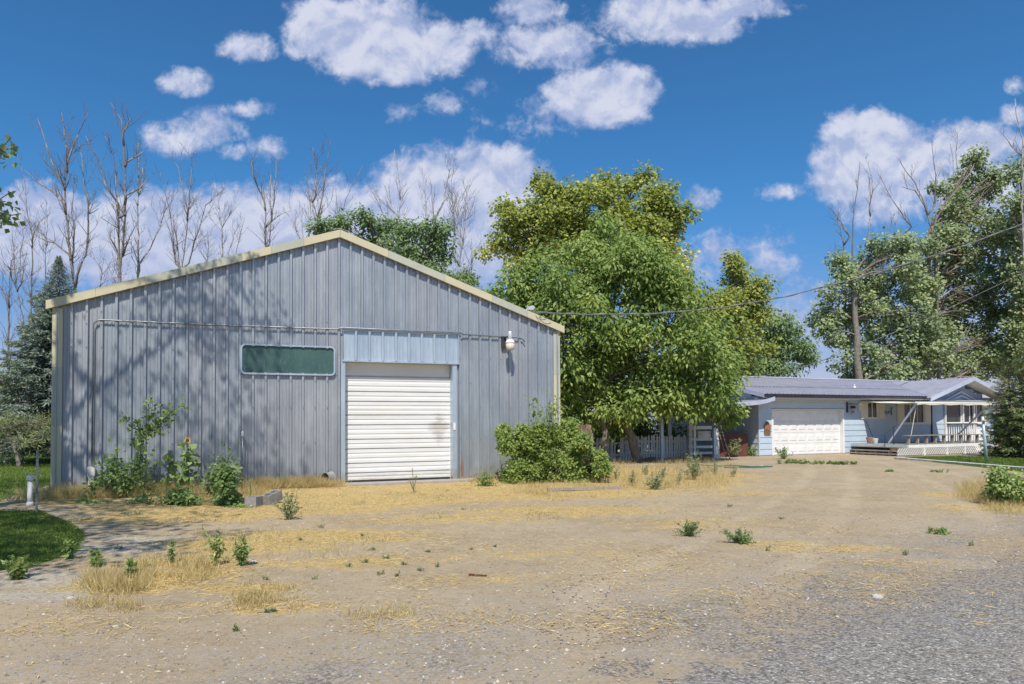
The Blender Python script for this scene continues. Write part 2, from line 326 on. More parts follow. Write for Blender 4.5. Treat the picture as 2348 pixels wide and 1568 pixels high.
class MB:
    def __init__(s): s.v = []; s.f = []
    def add(s, vs, fs):
        n = len(s.v); s.v.extend([tuple(p) for p in vs]); s.f.extend([tuple(i + n for i in f) for f in fs]); return s
    def box(s, x0, x1, y0, y1, z0, z1, M=None):
        vs = [(x, y, z) for z in (z0, z1) for y in (y0, y1) for x in (x0, x1)]
        if M is not None: vs = [M @ Vector(p) for p in vs]
        return s.add(vs, [(0, 2, 3, 1), (4, 5, 7, 6), (0, 1, 5, 4), (1, 3, 7, 5), (3, 2, 6, 7), (2, 0, 4, 6)])
    def prism(s, poly, axis, a, b):
        """extrude a 2D outline along an axis; outline gives the two other axes in x,y,z order"""
        def put(p, t): return (t, p[0], p[1]) if axis == 0 else ((p[0], t, p[1]) if axis == 1 else (p[0], p[1], t))
        n = len(poly)
        vs = [put(p, a) for p in poly] + [put(p, b) for p in poly]
        return s.add(vs, [tuple(range(n))[::-1], tuple(range(n, 2 * n))] + [(i, (i + 1) % n, n + (i + 1) % n, n + i) for i in range(n)])
    def bar(s, p, q, w_, h=None):
        p, q = Vector(p), Vector(q); d = q - p; h = h or w_
        M = Matrix.Translation(p) @ d.to_track_quat('Z', 'Y').to_matrix().to_4x4()
        return s.box(-w_ / 2, w_ / 2, -h / 2, h / 2, 0, d.length, M)
    def tube(s, pts, rad, n=6, cap=True):
        pts = [Vector(p) for p in pts]
        if not isinstance(rad, (list, tuple)): rad = [rad] * len(pts)
        up = Vector((.13, .21, .97)); base = len(s.v)
        for i, p in enumerate(pts):
            t = (pts[min(i + 1, len(pts) - 1)] - pts[max(i - 1, 0)])
            if t.length < 1e-9: t = Vector((0, 0, 1))
            t.normalize(); a = t.cross(up)
            if a.length < .1: a = t.cross(Vector((1, 0, 0)))
            a.normalize(); b = t.cross(a)
            for k in range(n):
                an = 2 * PI * k / n; q = p + (a * math.cos(an) + b * math.sin(an)) * rad[i]; s.v.append((q.x, q.y, q.z))
        for i in range(len(pts) - 1):
            for k in range(n):
                k2 = (k + 1) % n
                s.f.append((base + i * n + k, base + i * n + k2, base + (i + 1) * n + k2, base + (i + 1) * n + k))
        if cap:
            s.f.append(tuple(base + k for k in range(n))[::-1]); e = base + (len(pts) - 1) * n
            s.f.append(tuple(e + k for k in range(n)))
        return s
    def lathe(s, prof, c=(0, 0, 0), n=20):
        base = len(s.v)
        for r, z in prof:
            for k in range(n):
                an = 2 * PI * k / n; s.v.append((c[0] + r * math.cos(an), c[1] + r * math.sin(an), c[2] + z))
        for i in range(len(prof) - 1):
            for k in range(n):
                k2 = (k + 1) % n
                s.f.append((base + i * n + k, base + i * n + k2, base + (i + 1) * n + k2, base + (i + 1) * n + k))
        s.f.append(tuple(base + k for k in range(n))[::-1]); e = base + (len(prof) - 1) * n; s.f.append(tuple(e + k for k in range(n)))
        return s
    def mesh(s, name, smooth_=False):
        me = bpy.data.meshes.new(name); me.from_pydata(s.v, [], s.f)
        if smooth_: me.polygons.foreach_set('use_smooth', [True] * len(me.polygons))
        me.update(); return me
    def build(s, name, m, parent=None, smooth_=False, loc=None, rot=None):
        return link(name, s.mesh(name, smooth_), parent, m, loc, rot)

def np_mesh(name, V, Q, attrs=None):
    """quads from numpy arrays"""
    me = bpy.data.meshes.new(name); V = np.ascontiguousarray(V, np.float32); Q = np.ascontiguousarray(Q, np.int32)
    me.vertices.add(len(V)); me.vertices.foreach_set('co', V.ravel())
    k = Q.shape[1]
    me.loops.add(Q.size); me.loops.foreach_set('vertex_index', Q.ravel())
    me.polygons.add(len(Q)); me.polygons.foreach_set('loop_start', np.arange(0, Q.size, k, dtype=np.int32))
    for n, a in (attrs or {}).items():
        at_ = me.attributes.new(n, 'FLOAT', 'POINT'); at_.data.foreach_set('value', np.ascontiguousarray(a, np.float32))
    me.update(calc_edges=True); return me
def norm(a): return a / np.maximum(np.linalg.norm(a, axis=1, keepdims=True), 1e-9)
def leaf_arrays(P, axis, nrm, L, W, tint):
    """kite-shaped leaves, folded a little along the midrib side"""
    axis = norm(axis); side = norm(np.cross(nrm, axis)); nn = np.cross(axis, side)
    L = np.asarray(L).reshape(-1, 1); W = np.asarray(W).reshape(-1, 1)
    a = P; b = P + axis * L * .42 + side * W * .5 + nn * W * .12; c = P + axis * L - nn * L * .10; d = P + axis * L * .42 - side * W * .5 + nn * W * .12
    N = len(P); V = np.stack([a, b, c, d], 1).reshape(-1, 3); Q = np.arange(4 * N).reshape(N, 4)
    return V, Q, np.repeat(tint, 4)
def leaves_obj(name, m, parent, P, axis, nrm, L, W, tint):
    V, Q, t = leaf_arrays(P, axis, nrm, L, W, tint)
    return link(name, np_mesh(name, V, Q, {'tint': t}), parent, m)
def rnd_dir(n):
    return norm(RNG.normal(size=(n, 3)))

# ------------------------------------------------------------------ frames of the two buildings
BO = Vector((-10.62, 15.8, 0)); BA = math.radians(21.35); BL = 12.91
BM = Matrix.Translation(BO) @ Matrix.Rotation(BA, 4, 'Z')
HO = Vector((11.53, 31.5, 0)); HA = math.radians(24.0)
HM = Matrix.Translation(HO) @ Matrix.Rotation(HA, 4, 'Z')
def barn(u_, v_, z_=0.0): return BM @ Vector((u_, v_, z_))
def house(u_, v_, z_=0.0): return HM @ Vector((u_, v_, z_))

# ------------------------------------------------------------------ ground and road
def inpoly(X, Y, poly):
    r = np.zeros(X.shape, bool); n = len(poly)
    for i in range(n):
        x0, y0 = poly[i]; x1, y1 = poly[(i + 1) % n]
        c = ((y0 > Y) != (y1 > Y)) & (X < (x1 - x0) * (Y - y0) / (y1 - y0 + 1e-12) + x0); r ^= c
    return r
def pxpoly(pts): return [tuple(gr(*p)[:2]) for p in pts]
NEAR_LAWN = [(-40, 6.9)] + pxpoly([(0, 1312), (60, 1305), (130, 1285), (180, 1262), (195, 1225), (150, 1195), (90, 1172)]) + [(-40, 12.9)]
FAR_LAWN = [(-60, 14.6)] + pxpoly([(0, 1150), (60, 1128), (116, 1112), (125, 1090)]) + [(-13.5, 30), (-13.5, 46), (-60, 46)]
SIDE_LAWN = pxpoly([(2075, 1049), (2200, 1046), (2420, 1046), (2420, 1092), (2330, 1080), (2200, 1066), (2100, 1056)])
# road edge as a line in plan: irregular, running up to the right
RE = [(-30, -8.5), (-8, .6), (-4.2, 2.6), (-1.6, 3.55), (-.3, 4.1), (1.0, 4.85), (2.85, 6.05), (5.8, 7.9), (14, 13.2), (40, 34), (120, 92)]
RX = np.array([p[0] for p in RE]); RY = np.array([p[1] for p in RE]) + .65
def road_d(X, Y): return np.interp(X, RX, RY) - Y         # >0 inside the road
def vnoise(X, Y, s, seed=0):
    """cheap smooth value noise"""
    xs, ys = X / s + seed * 17.3, Y / s + seed * 9.1
    xi, yi = np.floor(xs), np.floor(ys); fx, fy = xs - xi, ys - yi
    fx = fx * fx * (3 - 2 * fx); fy = fy * fy * (3 - 2 * fy)
    def h(a, b): q = np.sin(a * 127.1 + b * 311.7 + seed * 74.7) * 43758.5453; return q - np.floor(q)
    return (h(xi, yi) * (1 - fx) + h(xi + 1, yi) * fx) * (1 - fy) + (h(xi, yi + 1) * (1 - fx) + h(xi + 1, yi + 1) * fx) * fy
def gz(X, Y):
    X = np.asarray(X, float); Y = np.asarray(Y, float)
    amp = np.clip((Y - 1.5) / 3, 0, 1) * np.clip((26 - Y) / 8, 0, 1)
    z = (vnoise(X, Y, 2.2, 1) - .5) * .05 + (vnoise(X, Y, .7, 2) - .5) * .028 + (vnoise(X, Y, .28, 3) - .5) * .014
    return z * amp * np.clip(.35 - road_d(X, Y) * .5, .12, 1)
def gauss(X, Y, px, py, sx, sy):
    c = gr(px, py); return np.exp(-((X - c.x) / sx) ** 2 - ((Y - c.y) / sy) ** 2)
STRAW = [(700,1165,2.2,1.0,1),(900,1150,2.2,1.0,.95),(1150,1140,2.0,.9,.9),(1350,1130,2.2,1.2,.95),(1500,1100,2.5,2.0,1),(1450,1080,2,2.5,.9),(1620,1090,2,2.5,.75),(480,1180,2.2,1.0,.9),
 (300,1190,1.4,.8,.85),(560,1250,1.6,.8,.85),(430,1290,1.0,.5,.85),(280,1345,1.0,.35,1),(400,1320,.8,.35,.95),(720,1230,2.0,.8,.85),(800,1290,1.5,.5,.65),(560,1350,.7,.3,.7),(640,1395,.7,.25,.7),(380,1390,.7,.2,.5),
 (1050,1190,2.2,.9,.7),(1300,1170,2.5,1.0,.75),(1900,1255,1.4,.35,.75),(2050,1290,1.0,.25,.8),(1800,1245,1.0,.3,.6),(2150,1310,.8,.2,.6),(1600,1200,2,1.0,.5),(1250,1270,1.8,.6,.5),(1100,1330,1.2,.4,.45),
 (2240,1135,1.2,.8,1.1),(2300,1165,1.4,.7,1.0),(1700,1130,2.5,1.2,.5),(140,1090,1,1.2,.9),(150,1150,1.2,.8,.9),(1500,1400,.7,.2,.3)]
def straw_mask(X, Y):
    cb, sb = math.cos(BA), math.sin(BA); bu = (X - BO.x) * cb + (Y - BO.y) * sb; bv = -(X - BO.x) * sb + (Y - BO.y) * cb
    s = .80 * np.clip((bv + 6.2) / 2.2, 0, 1) * np.clip((1.5 - bv) / 1.0, 0, 1) * np.clip((bu - .5) / 2, 0, 1) * np.clip((17.5 - bu) / 3, 0, 1)
    s = s * (.62 + .6 * vnoise(X, Y, 1.1, 77)) + .22 * vnoise(X, Y, 1.7, 78)
    for (px, py, sx, sy, wt) in STRAW: s = np.maximum(s, gauss(X, Y, px, py, sx, sy) * wt)
    return s
def axis_pts(lo, hi, step, far):
    a = list(np.arange(lo, hi + 1e-6, step)); s = step; x = hi
    while x < far: s *= 1.28; x += s; a.append(x)
    s = step; x = lo; b = []
    while x > -far: s *= 1.28; x -= s; b.append(x)
    return np.array(b[::-1] + a)
gx = axis_pts(-15, 17, .09, 1500); gy = axis_pts(2.5, 24, .09, 1500)
X, Y = np.meshgrid(gx, gy); nx, ny = len(gx), len(gy)
lawn = np.maximum.reduce([inpoly(X, Y, NEAR_LAWN) * 1.0, inpoly(X, Y, FAR_LAWN) * 1.0, inpoly(X, Y, SIDE_LAWN) * .9]).astype(float)
lawn = np.where(Y > 60, .8, lawn)
rd = road_d(X, Y)
grav = np.clip(1 + (rd - .1) / 3.0, 0, 1) * .72 + np.clip((X - 5) / 4, 0, 1) * np.clip((14 - Y) / 5, 0, 1) * .25
grav = grav * (vnoise(X, Y, .9, 5) * .7 + .5)
trk = np.zeros(X.shape)
for off in (-.8, .8, 3.2, 4.7):
    for (ax_, ay_, bx_, by_, cx_, cy_) in ((13.6, 30.5, 9.5, 17.0, 1.5, 6.4),):
        t_ = np.clip((ay_ - Y) / (ay_ - cy_), 0, 1); xc = (1 - t_) ** 2 * ax_ + 2 * t_ * (1 - t_) * bx_ + t_ ** 2 * cx_ + off * (.6 + .5 * t_)
        trk = np.maximum(trk, np.exp(-((X - xc) / .34) ** 2) * ((Y < 31) & (Y > 5)) * (.55 + .6 * vnoise(X, Y, 2.0, 91)))
pale = np.maximum.reduce([gauss(X, Y, 250, 1260, 1.0, .5), gauss(X, Y, 330, 1235, 1.0, .35), gauss(X, Y, 130, 1330, .9, .5), gauss(X, Y, 170, 1180, .7, .3), gauss(X, Y, 60, 1370, .9, .4) * .8])
i = np.arange(nx - 1); j = np.arange(ny - 1); II, JJ = np.meshgrid(i, j); q0 = (JJ * nx + II).ravel()
Q = np.stack([q0, q0 + 1, q0 + nx + 1, q0 + nx], 1)
me = np_mesh('ground', np.stack([X, Y, gz(X, Y) - trk * .022], -1).reshape(-1, 3), Q,
             {'lawn': lawn.ravel(), 'straw': straw_mask(X, Y).ravel(), 'gravel': grav.ravel(), 'pale': pale.ravel(), 'track': trk.ravel()})
me.polygons.foreach_set('use_smooth', [True] * len(me.polygons))
tag(link('ground', me, None, ground_mat()), kind='structure')
# road: its surface dips just under the yard at the edge, so the seam wanders
rs = np.concatenate([np.linspace(-40, -8, 30), np.arange(-8, 14, .12)[1:], np.linspace(14, 120, 60)])
ro = np.concatenate([np.arange(-.5, 2.4, .1), np.linspace(2.5, 9, 20)])
RXX, RO = np.meshgrid(rs, ro); RYY = np.interp(RXX, RX, RY) - RO * 1.12
rz = -.018 + .026 * np.clip((RO + .5) / 2.0, 0, 1) + .012 * np.clip(RO, 0, 4) / 4 + (vnoise(RXX, RYY, .22, 8) - .5) * .016 + (vnoise(RXX, RYY, .6, 9) - .5) * .008
nx2, ny2 = len(rs), len(ro); II, JJ = np.meshgrid(np.arange(nx2 - 1), np.arange(ny2 - 1)); q0 = (JJ * nx2 + II).ravel()
me = np_mesh('road', np.stack([RXX, RYY, rz], -1).reshape(-1, 3), np.stack([q0, q0 + nx2, q0 + nx2 + 1, q0 + 1], 1), {'dust': np.clip(1.15 - RO / 1.5, 0, 1.2).ravel()})
me.polygons.foreach_set('use_smooth', [True] * len(me.polygons))
tag(link('road', me, None, road_mat()), kind='structure')
# distant line of low hills / tree belt on the horizon
HB = MB(); pts = []
for k in range(121):
    a = math.radians(-60 + k); pts.append((math.sin(a) * 900, math.cos(a) * 900, 6 + 5 * float(vnoise(np.array(k * 1.0), np.array(3.0), 6, 4)) + 2.5 * float(vnoise(np.array(k * 1.0), np.array(1.0), 1.3, 6))))
for (a, b) in zip(pts[:-1], pts[1:]):
    HB.add([(a[0], a[1], -1), (b[0], b[1], -1), (b[0] * .995, b[1] * .995, b[2]), (a[0] * .995, a[1] * .995, a[2]), (a[0] * 1.1, a[1] * 1.1, -1), (b[0] * 1.1, b[1] * 1.1, -1)],
           [(0, 1, 2, 3), (3, 2, 5, 4)])
tag(HB.build('hills', mat('far_fields', (.12, .16, .12), (.09, .13, .10), .02, rough=.95)), kind='structure')

# ------------------------------------------------------------------ metal barn
EH = 4.40; PK = 6.64; UM = 6.47
def roofz(u_): return PK - abs(u_ - UM) * (PK - EH) / UM
bt = thing('metal_barn', 'large grey corrugated metal barn with cream trim and a white overhead door', 'barn', BO, BA)
def rib_profile(u0, u1, pitch=.3048, ribh=.07):
    """(u, v) points of the sheet from u0 to u1: tall ribs every foot, two small ones between"""
    pts = []
    k0 = math.floor((u0 - .05) / pitch) - 1
    for k in range(k0, k0 + int((u1 - u0) / pitch) + 4):
        c = .05 + k * pitch
        for d, h in ((-.045, 0), (-.022, ribh), (.026, ribh), (.038, 0), (.088, 0), (.096, .011), (.112, .011), (.12, 0), (.185, 0), (.193, .011), (.209, .011), (.217, 0)):
            pts.append((c + d, -h))
    pts.sort(); us = [p[0] for p in pts]; vs = [p[1] for p in pts]
    out = [(u0, float(np.interp(u0, us, vs)))] + [p for p in pts if u0 < p[0] < u1] + [(u1, float(np.interp(u1, us, vs)))]
    return out
def sheet(name, u0, u1, ranges, m, parent, v0=0.0, pitch=.3048, extra=(), ribh=.07, loc=None):
    pr = rib_profile(u0, u1, pitch, ribh); us = [p[0] for p in pr]; vs = [p[1] for p in pr]
    for e in extra:
        if u0 < e < u1: pr.append((e, float(np.interp(e, us, vs))))
    pr.sort(); b = MB()
    for (a, va), (c, vc) in zip(pr[:-1], pr[1:]):
        if c - a < 1e-5: continue
        for (zf0, zf1) in ranges((a + c) / 2):
            z0a = zf0(a) if callable(zf0) else zf0; z0c = zf0(c) if callable(zf0) else zf0
            z1a = zf1(a) if callable(zf1) else zf1; z1c = zf1(c) if callable(zf1) else zf1
            b.add([(a, v0 + va, z0a), (c, v0 + vc, z0c), (c, v0 + vc, z1c), (a, v0 + va, z1a)], [(0, 1, 2, 3)])
    return b.build(name, m, parent, loc=loc)
DU0, DU1, DZ = 6.60, 9.68, 3.30; HZ = 4.09
WU0, WU1, WZ0, WZ1 = 4.02, 6.36, 2.88, 3.66
def front_ranges(c):
    if DU0 < c < DU1: return [(HZ + .02, roofz)]
    if 4.02 < c < 6.42:
        if WU0 + .06 < c < WU1 - .06: return [(WZ1 - .06, roofz)]
        return [(2.90, roofz)]
    return [(0.04, roofz)]
def infill_ranges(c):
    if WU0 + .06 < c < WU1 - .06: return [(.04, WZ0 + .06)]
    return [(.04, 2.90)]
EX = (DU0, DU1, 4.02, 6.42, WU0 + .06, WU1 - .06, UM)
k = 0; a = .05
while a < BL - .02:
    b_ = min(a + .9144, BL - .02)
    sheet('wall_panel', a, b_, front_ranges, MT['galv' if k % 3 else 'galv2'], bt, v0=(-.004 if k % 2 else 0), extra=EX); a = b_; k += 1
for (a, b_) in ((4.02, 4.82), (4.82, 5.62), (5.62, 6.42)):
    sheet('wall_panel', a, b_, infill_ranges, MT['galv2'], bt, v0=.008, extra=EX, ribh=.058)
BD = 18.0
for nm, u_, s in (('side_wall', 0.0, 1), ('side_wall', BL, -1)):
    b = MB(); n = 60
    for q in range(n):
        y0, y1 = BD * q / n, BD * (q + 1) / n; h = (y1 - y0)
        for (aa, va, bb, vb) in ((0, 0, .72, 0), (.72, 0, .80, .03), (.80, .03, .92, .03), (.92, .03, 1, 0)):
            b.add([(u_ - s * va, y0 + aa * h, .03), (u_ - s * vb, y0 + bb * h, .03), (u_ - s * vb, y0 + bb * h, EH), (u_ - s * va, y0 + aa * h, EH)], [(0, 1, 2, 3)])
    b.build(nm, MT['galv'], bt)
b = MB(); b.add([(0, BD, .03), (BL, BD, .03), (BL, BD, EH), (UM, BD, PK), (0, BD, EH)], [(0, 1, 2, 3, 4)]); b.build('back_wall', MT['galv'], bt)
# roof: one slope per side, ribbed, standing on the walls with a small overhang
for s in (-1, 1):
    b = MB(); ue = -.14 if s < 0 else BL + .14; ze = roofz(ue) + .13; n = 60
    for q in range(n):
        y0 = -.14 + (BD + .3) * q / n; h = (BD + .3) / n
        for (aa, va, bb, vb) in ((0, 0, .72, 0), (.72, 0, .80, .03), (.80, .03, .92, .03), (.92, .03, 1, 0)):
            b.add([(ue, y0 + aa * h, ze + va), (ue, y0 + bb * h, ze + vb), (UM, y0 + bb * h, PK + .13 + vb), (UM, y0 + aa * h, PK + .13 + va)], [(0, 1, 2, 3)])
    b.build('roof_sheet', MT['galv'], bt)
b = MB(); b.prism([(UM - .22, PK + .10), (UM, PK + .175), (UM + .22, PK + .10), (UM, PK + .16)], 1, -.15, BD + .1); b.build('ridge_cap', MT['cream_green'], bt)
# rake trim, piece by piece
def rake(u0, u1, m):
    b = MB(); f = lambda q: roofz(q) + .135
    lo = .20
    vs = [(u0, -.15, f(u0) - lo), (u1, -.15, f(u1) - lo), (u1, -.15, f(u1)), (u0, -.15, f(u0)), (u0, -.05, f(u0) - lo), (u1, -.05, f(u1) - lo), (u1, -.02, f(u1) + .004), (u0, -.02, f(u0) + .004)]
    b.add(vs, [(0, 1, 2, 3), (3, 2, 6, 7), (1, 0, 4, 5), (0, 3, 7, 4), (2, 1, 5, 6)])
    b.build('rake_trim', m, bt)
cl = [-.14, .85, 1.95, 2.95, 4.05, 4.75, 5.55, UM]
for q, (a, b_) in enumerate(zip(cl[:-1], cl[1:])): rake(a, b_ - .004, MT[('cream', 'cream', 'cream_green', 'cream_green', 'cream', 'cream_green', 'cream')[q]])
crr = [UM, 7.75, 9.35, 10.75, 11.85, BL + .14]
for q, (a, b_) in enumerate(zip(crr[:-1], crr[1:])): rake(a + .004, b_, MT[('cream', 'cream_green', 'cream', 'cream_green', 'cream')[q]])
for u_, s in ((-.03, 1), (BL + .03, -1)):
    zs = [.03, 1.62, 2.95, EH - .06] if s > 0 else [.03, 3.05, EH - .06]
    for q in range(len(zs) - 1):
        b = MB(); b.prism([(u_, .16), (u_, -.05), (u_ + s * .21, -.05), (u_ + s * .21, -.042), (u_ + s * .012, -.042), (u_ + s * .012, .16)], 2, zs[q], zs[q + 1] - .006)
        b.build('corner_trim', MT['cream' if q % 2 == 0 else 'cream_green'], bt)
b = MB()
for z in (.35, 1.15, 2.05, 2.75, 3.45, 4.0, 4.3):
    k = 0; u_ = .05 + .3048
    while u_ < BL - .2:
        if not (DU0 - .1 < u_ < DU1 + .1 and z < HZ) and not (WU0 - .05 < u_ < WU1 + .05 and WZ0 - .05 < z < WZ1 + .05) and z < roofz(u_) - .2:
            b.box(u_ - .009, u_ + .009, -.083, -.07, z - .009 + random.uniform(-.02, .02), z + .012)
        u_ += .3048
o = b.build('screw_heads', MT['steel'], bt); o['kind'] = 'stuff'
# header panel, frame and overhead door
sheet('header_panel', 6.55, 9.76, lambda c: [(DZ + .01, HZ)], MT['galv_new'], bt, v0=-.045, pitch=.36)
b = MB(); b.box(6.53, 9.78, -.11, -.04, HZ, HZ + .045); b.build('header_flashing', MT['galv'], bt)
b = MB(); b.box(6.53, 9.78, -.10, .27, DZ - .03, DZ + .012); b.build('header_flashing', MT['galv_new'], bt)
for (a, c) in ((DU0 - .10, DU0 + .015), (DU1 - .10, DU1 + .03)):
    b = MB(); b.box(a, c, -.065, .27, .03, DZ - .032); b.build('door_jamb', MT['galv_new'], bt)
od = link('overhead_door', None, bt)
zb = [.06, .27, .53, .92, 1.18, 1.57, 1.84, 2.21, 2.48, 2.90, 3.28]
for q in range(10):
    z0, z1 = zb[q], zb[q + 1]; prof = [(.245, z0 + .002), (.245, z0 + .020), (.205, z0 + .026)]; n = 2 if z1 - z0 < .3 else 3
    if q < 9:
        for r in range(1, n):
            zc = z0 + (z1 - z0) * r / n
            prof += [(.205, zc - .030), (.217, zc - .018), (.217, zc + .012), (.205, zc + .030)]
    prof += [(.205, z1 - .014), (.245, z1 - .004)]
    b = MB(); poly = prof + [(.262, z1 - .002), (.262, z0 + .002)]
    b.prism(poly, 0, DU0 + .02, DU1 - .105); b.build('door_section', MT['door_white'], od)
b = MB(); b.box(DU0 + .02, DU1 - .105, .20, .26, .012, .058); b.build('weather_strip', MT['dark'], od)
b = MB(); b.box(DU1 - .105 + .002, DU1 - .02, .17, .252, .03, 2.85); b.build('side_seal', MT['white'], od)
b = MB(); b.box(9.60, 9.66, -.085, -.067, 1.42, 1.62); b.build('latch_plate', MT['white'], bt)
# long high window with a rounded ribbon frame
wf = link('window', None, bt)
def rrect(u0, u1, z0, z1, r, n=6):
    pts = []
    for (cu, cz, a0) in ((u1 - r, z1 - r, 0), (u0 + r, z1 - r, 90), (u0 + r, z0 + r, 180), (u1 - r, z0 + r, 270)):
        for k in range(n + 1):
            an = math.radians(a0 + 90 * k / n); pts.append((cu + r * math.cos(an), cz + r * math.sin(an)))
    return pts
oo = rrect(WU0, WU1, WZ0, WZ1, .12); ii = rrect(WU0 + .042, WU1 - .042, WZ0 + .042, WZ1 - .042, .085); n = len(oo); b = MB()
V_ = [(p[0], -.05, p[1]) for p in oo] + [(p[0], -.072, p[1]) for p in oo] + [(p[0], -.072, p[1]) for p in ii] + [(p[0], .0, p[1]) for p in ii]
b.add(V_, [(r * n + k, r * n + (k + 1) % n, (r + 1) * n + (k + 1) % n, (r + 1) * n + k) for r in range(3) for k in range(n)])
b.build('window_frame', MT['galv_new'], wf)
pp = rrect(WU0 + .04, WU1 - .04, WZ0 + .04, WZ1 - .04, .09); b = MB(); b.prism(pp, 1, -.03, -.022); b.build('pane', MT['pane'], wf)
# conduit with its junction box
b = MB(); pts = [(.80, -.08, .5), (.80, -.08, 3.94)]
for k in range(1, 6): an = PI - PI / 2 * k / 5; pts.append((.96 + .16 * math.cos(an), -.08, 3.94 + .16 * math.sin(an)))
pts += [(3, -.08, 4.092), (6.4, -.08, 4.12), (6.5, -.13, 4.16), (9.8, -.13, 4.16), (9.9, -.08, 4.13), (11.62, -.08, 4.10), (11.74, -.08, 4.06), (11.78, -.08, 3.98)]
b.tube(pts, .019, 8); b.build('conduit', MT['steel'], bt, True)
b = MB(); b.box(.72, .87, -.17, -.06, .42, .64); b.box(.74, .85, -.16, -.07, .03, .42); b.build('junction_box', MT['white_worn'], bt)
b = MB(); b.box(2.05, 2.75, .02, .03, .02, .16); b.build('dark_gap_strip', MT['dark'], bt)  # dark strip stands in for the shaded gap below the bent sheet
# service head on the rake
wh = link('service_head', None, bt)
b = MB(); b.tube([(11.93, -.05, 4.78), (11.93, -.05, 4.96)], .03, 10); b.build('mast', MT['steel'], wh, True)
b = MB(); b.prism([(11.84, 4.93), (12.04, 4.93), (12.10, 5.02), (12.05, 5.07), (11.93, 5.05)], 1, -.13, .03); b.build('hood', MT['lamp_top'], wh)
b = MB()
for (p, q, d) in (((12.02, -.10, 4.95), (12.40, -.30, 4.72), .18), ((12.02, -.06, 4.95), (12.55, -.3, 4.80), .22), ((12.0, -.02, 4.95), (12.3, -.2, 4.78), .12)):
    p, q = Vector(p), Vector(q); b.tube([p.lerp(q, t) - Vector((0, 0, d * 4 * t * (1 - t))) for t in np.linspace(0, 1, 8)], .008, 5)
b.build('drip_loop', MT['wire'], wh, True)

tag(MB().prism([(6.2, -.02), (6.0, -.45), (6.15, -.62), (9.9, -.60), (10.25, -.35), (10.2, -.02)], 2, -.05, .045).build('concrete_slab', MT['concrete'], None, loc=BO, rot=(0, 0, BA)), kind='structure')

# yard lamp on the barn wall
lt = thing('yard_light', 'beige and white dusk-to-dawn lamp fixed to the barn wall right of the door', 'light', barn(11.2, -.40, 0), BA)
b = MB(); b.box(-.14, .0, .30, .36, 3.78, 4.12); b.tube([(-.06, .32, 4.07), (-.04, .1, 4.09), (0, 0, 4.08)], .022, 8); b.build('bracket', MT['dark'], lt)
b = MB(); b.lathe([(.055, 4.0), (.065, 4.02), (.065, 4.18), (.055, 4.20), (.05, 4.235), (.0, 4.24)][:-1]); b.build('photocell_housing', MT['lamp_top'], lt, True)
b = MB(); b.lathe([(.135, 3.885), (.135, 3.91), (.11, 3.96), (.07, 4.0)]); b.build('reflector_cap', MT['white'], lt, True)
b = MB(); b.lathe([(.085, 3.69), (.115, 3.72), (.13, 3.88)]); b.build('lens', MT['lamp'], lt, True)

# cable strung from the barn to the right
ct = thing('power_cable', 'thick black overhead cable sagging from the barn roof towards the upper right', 'cable', (0, 0, 0))
wp = [(1222, 716, 20.6), (1350, 721, 20.9), (1500, 719, 21.1), (1650, 706, 21.3), (1800, 680, 21.6), (2000, 629, 22.0), (2200, 567, 22.4), (2400, 492, 22.8)]
P3 = [at(*p) for p in wp]
fine = []
for a, c in zip(P3[:-1], P3[1:]): fine += [a.lerp(c, t) for t in (0, .33, .66)]
P3 = fine + [P3[-1], P3[-1] + (P3[-1] - P3[-4]) * 3]
MB().tube(P3, .019, 7).build('cable', MT['wire'], ct, True)
tw = []
for k in range(len(P3) * 5):
    t = k / 5; i_ = min(int(t), len(P3) - 2); p = P3[i_].lerp(P3[i_ + 1], t - i_); tw.append(p + Vector((0, math.cos(k * .8) * .026, math.sin(k * .8) * .026)))
MB().tube(tw, .009, 4).build('bare_wire', MT['steel'], ct, True)
ct2 = thing('service_wire', 'thin black wire running down from the right to the house roof mast', 'wire')
P3 = [at(*p) for p in ((1727, 866, 32.2), (1800, 851, 33), (1870, 832, 34), (1945, 803, 35), (2100, 742, 36.5), (2347, 625, 39), (2600, 490, 42))]
MB().tube(P3, .016, 5).build('wire', MT['wire'], ct2, True)

# ------------------------------------------------------------------ house
ht = thing('blue_house', 'low pale blue house with lilac metal roof, white garage door and cross gable', 'house', HO, HA)
WT = 2.86
def board(u0, u1, z0, z1, v0=0.0, m='blue_wall'):
    MB().prism([(v0 + .02, z0), (v0 - .028, z0), (v0 - .008, z1), (v0 + .02, z1)], 0, u0, u1).build('siding_board', MT[m], ht)
CRS = .272
def cut(segs, z0, z1, holes):
    """remove holes that overlap this course from the wall segments"""
    for (h0, h1, hz0, hz1) in holes:
        if z0 < hz1 - .02 and z1 > hz0 + .02:
            ns = []
            for (a, c) in segs:
                if h0 > a: ns.append((a, min(c, h0)))
                if h1 < c: ns.append((max(a, h1), c))
            segs = [s for s in ns if s[1] - s[0] > .02]
    return segs
HOLES = [(.56, 5.26, 0, 2.17), (6.88, 7.64, 1.74, 2.56), (9.56, 11.15, 1.46, 2.50), (12.85, 16.1, .2, 2.58)]
z = .06
while z < WT:
    z1 = min(z + CRS, WT)
    for (a, c) in cut([(-.2, 5.9), (5.9, 11.7), (11.7, 17.0)], z, z1, HOLES): board(a, c - .003, z, z1 - .004)
    z = z1
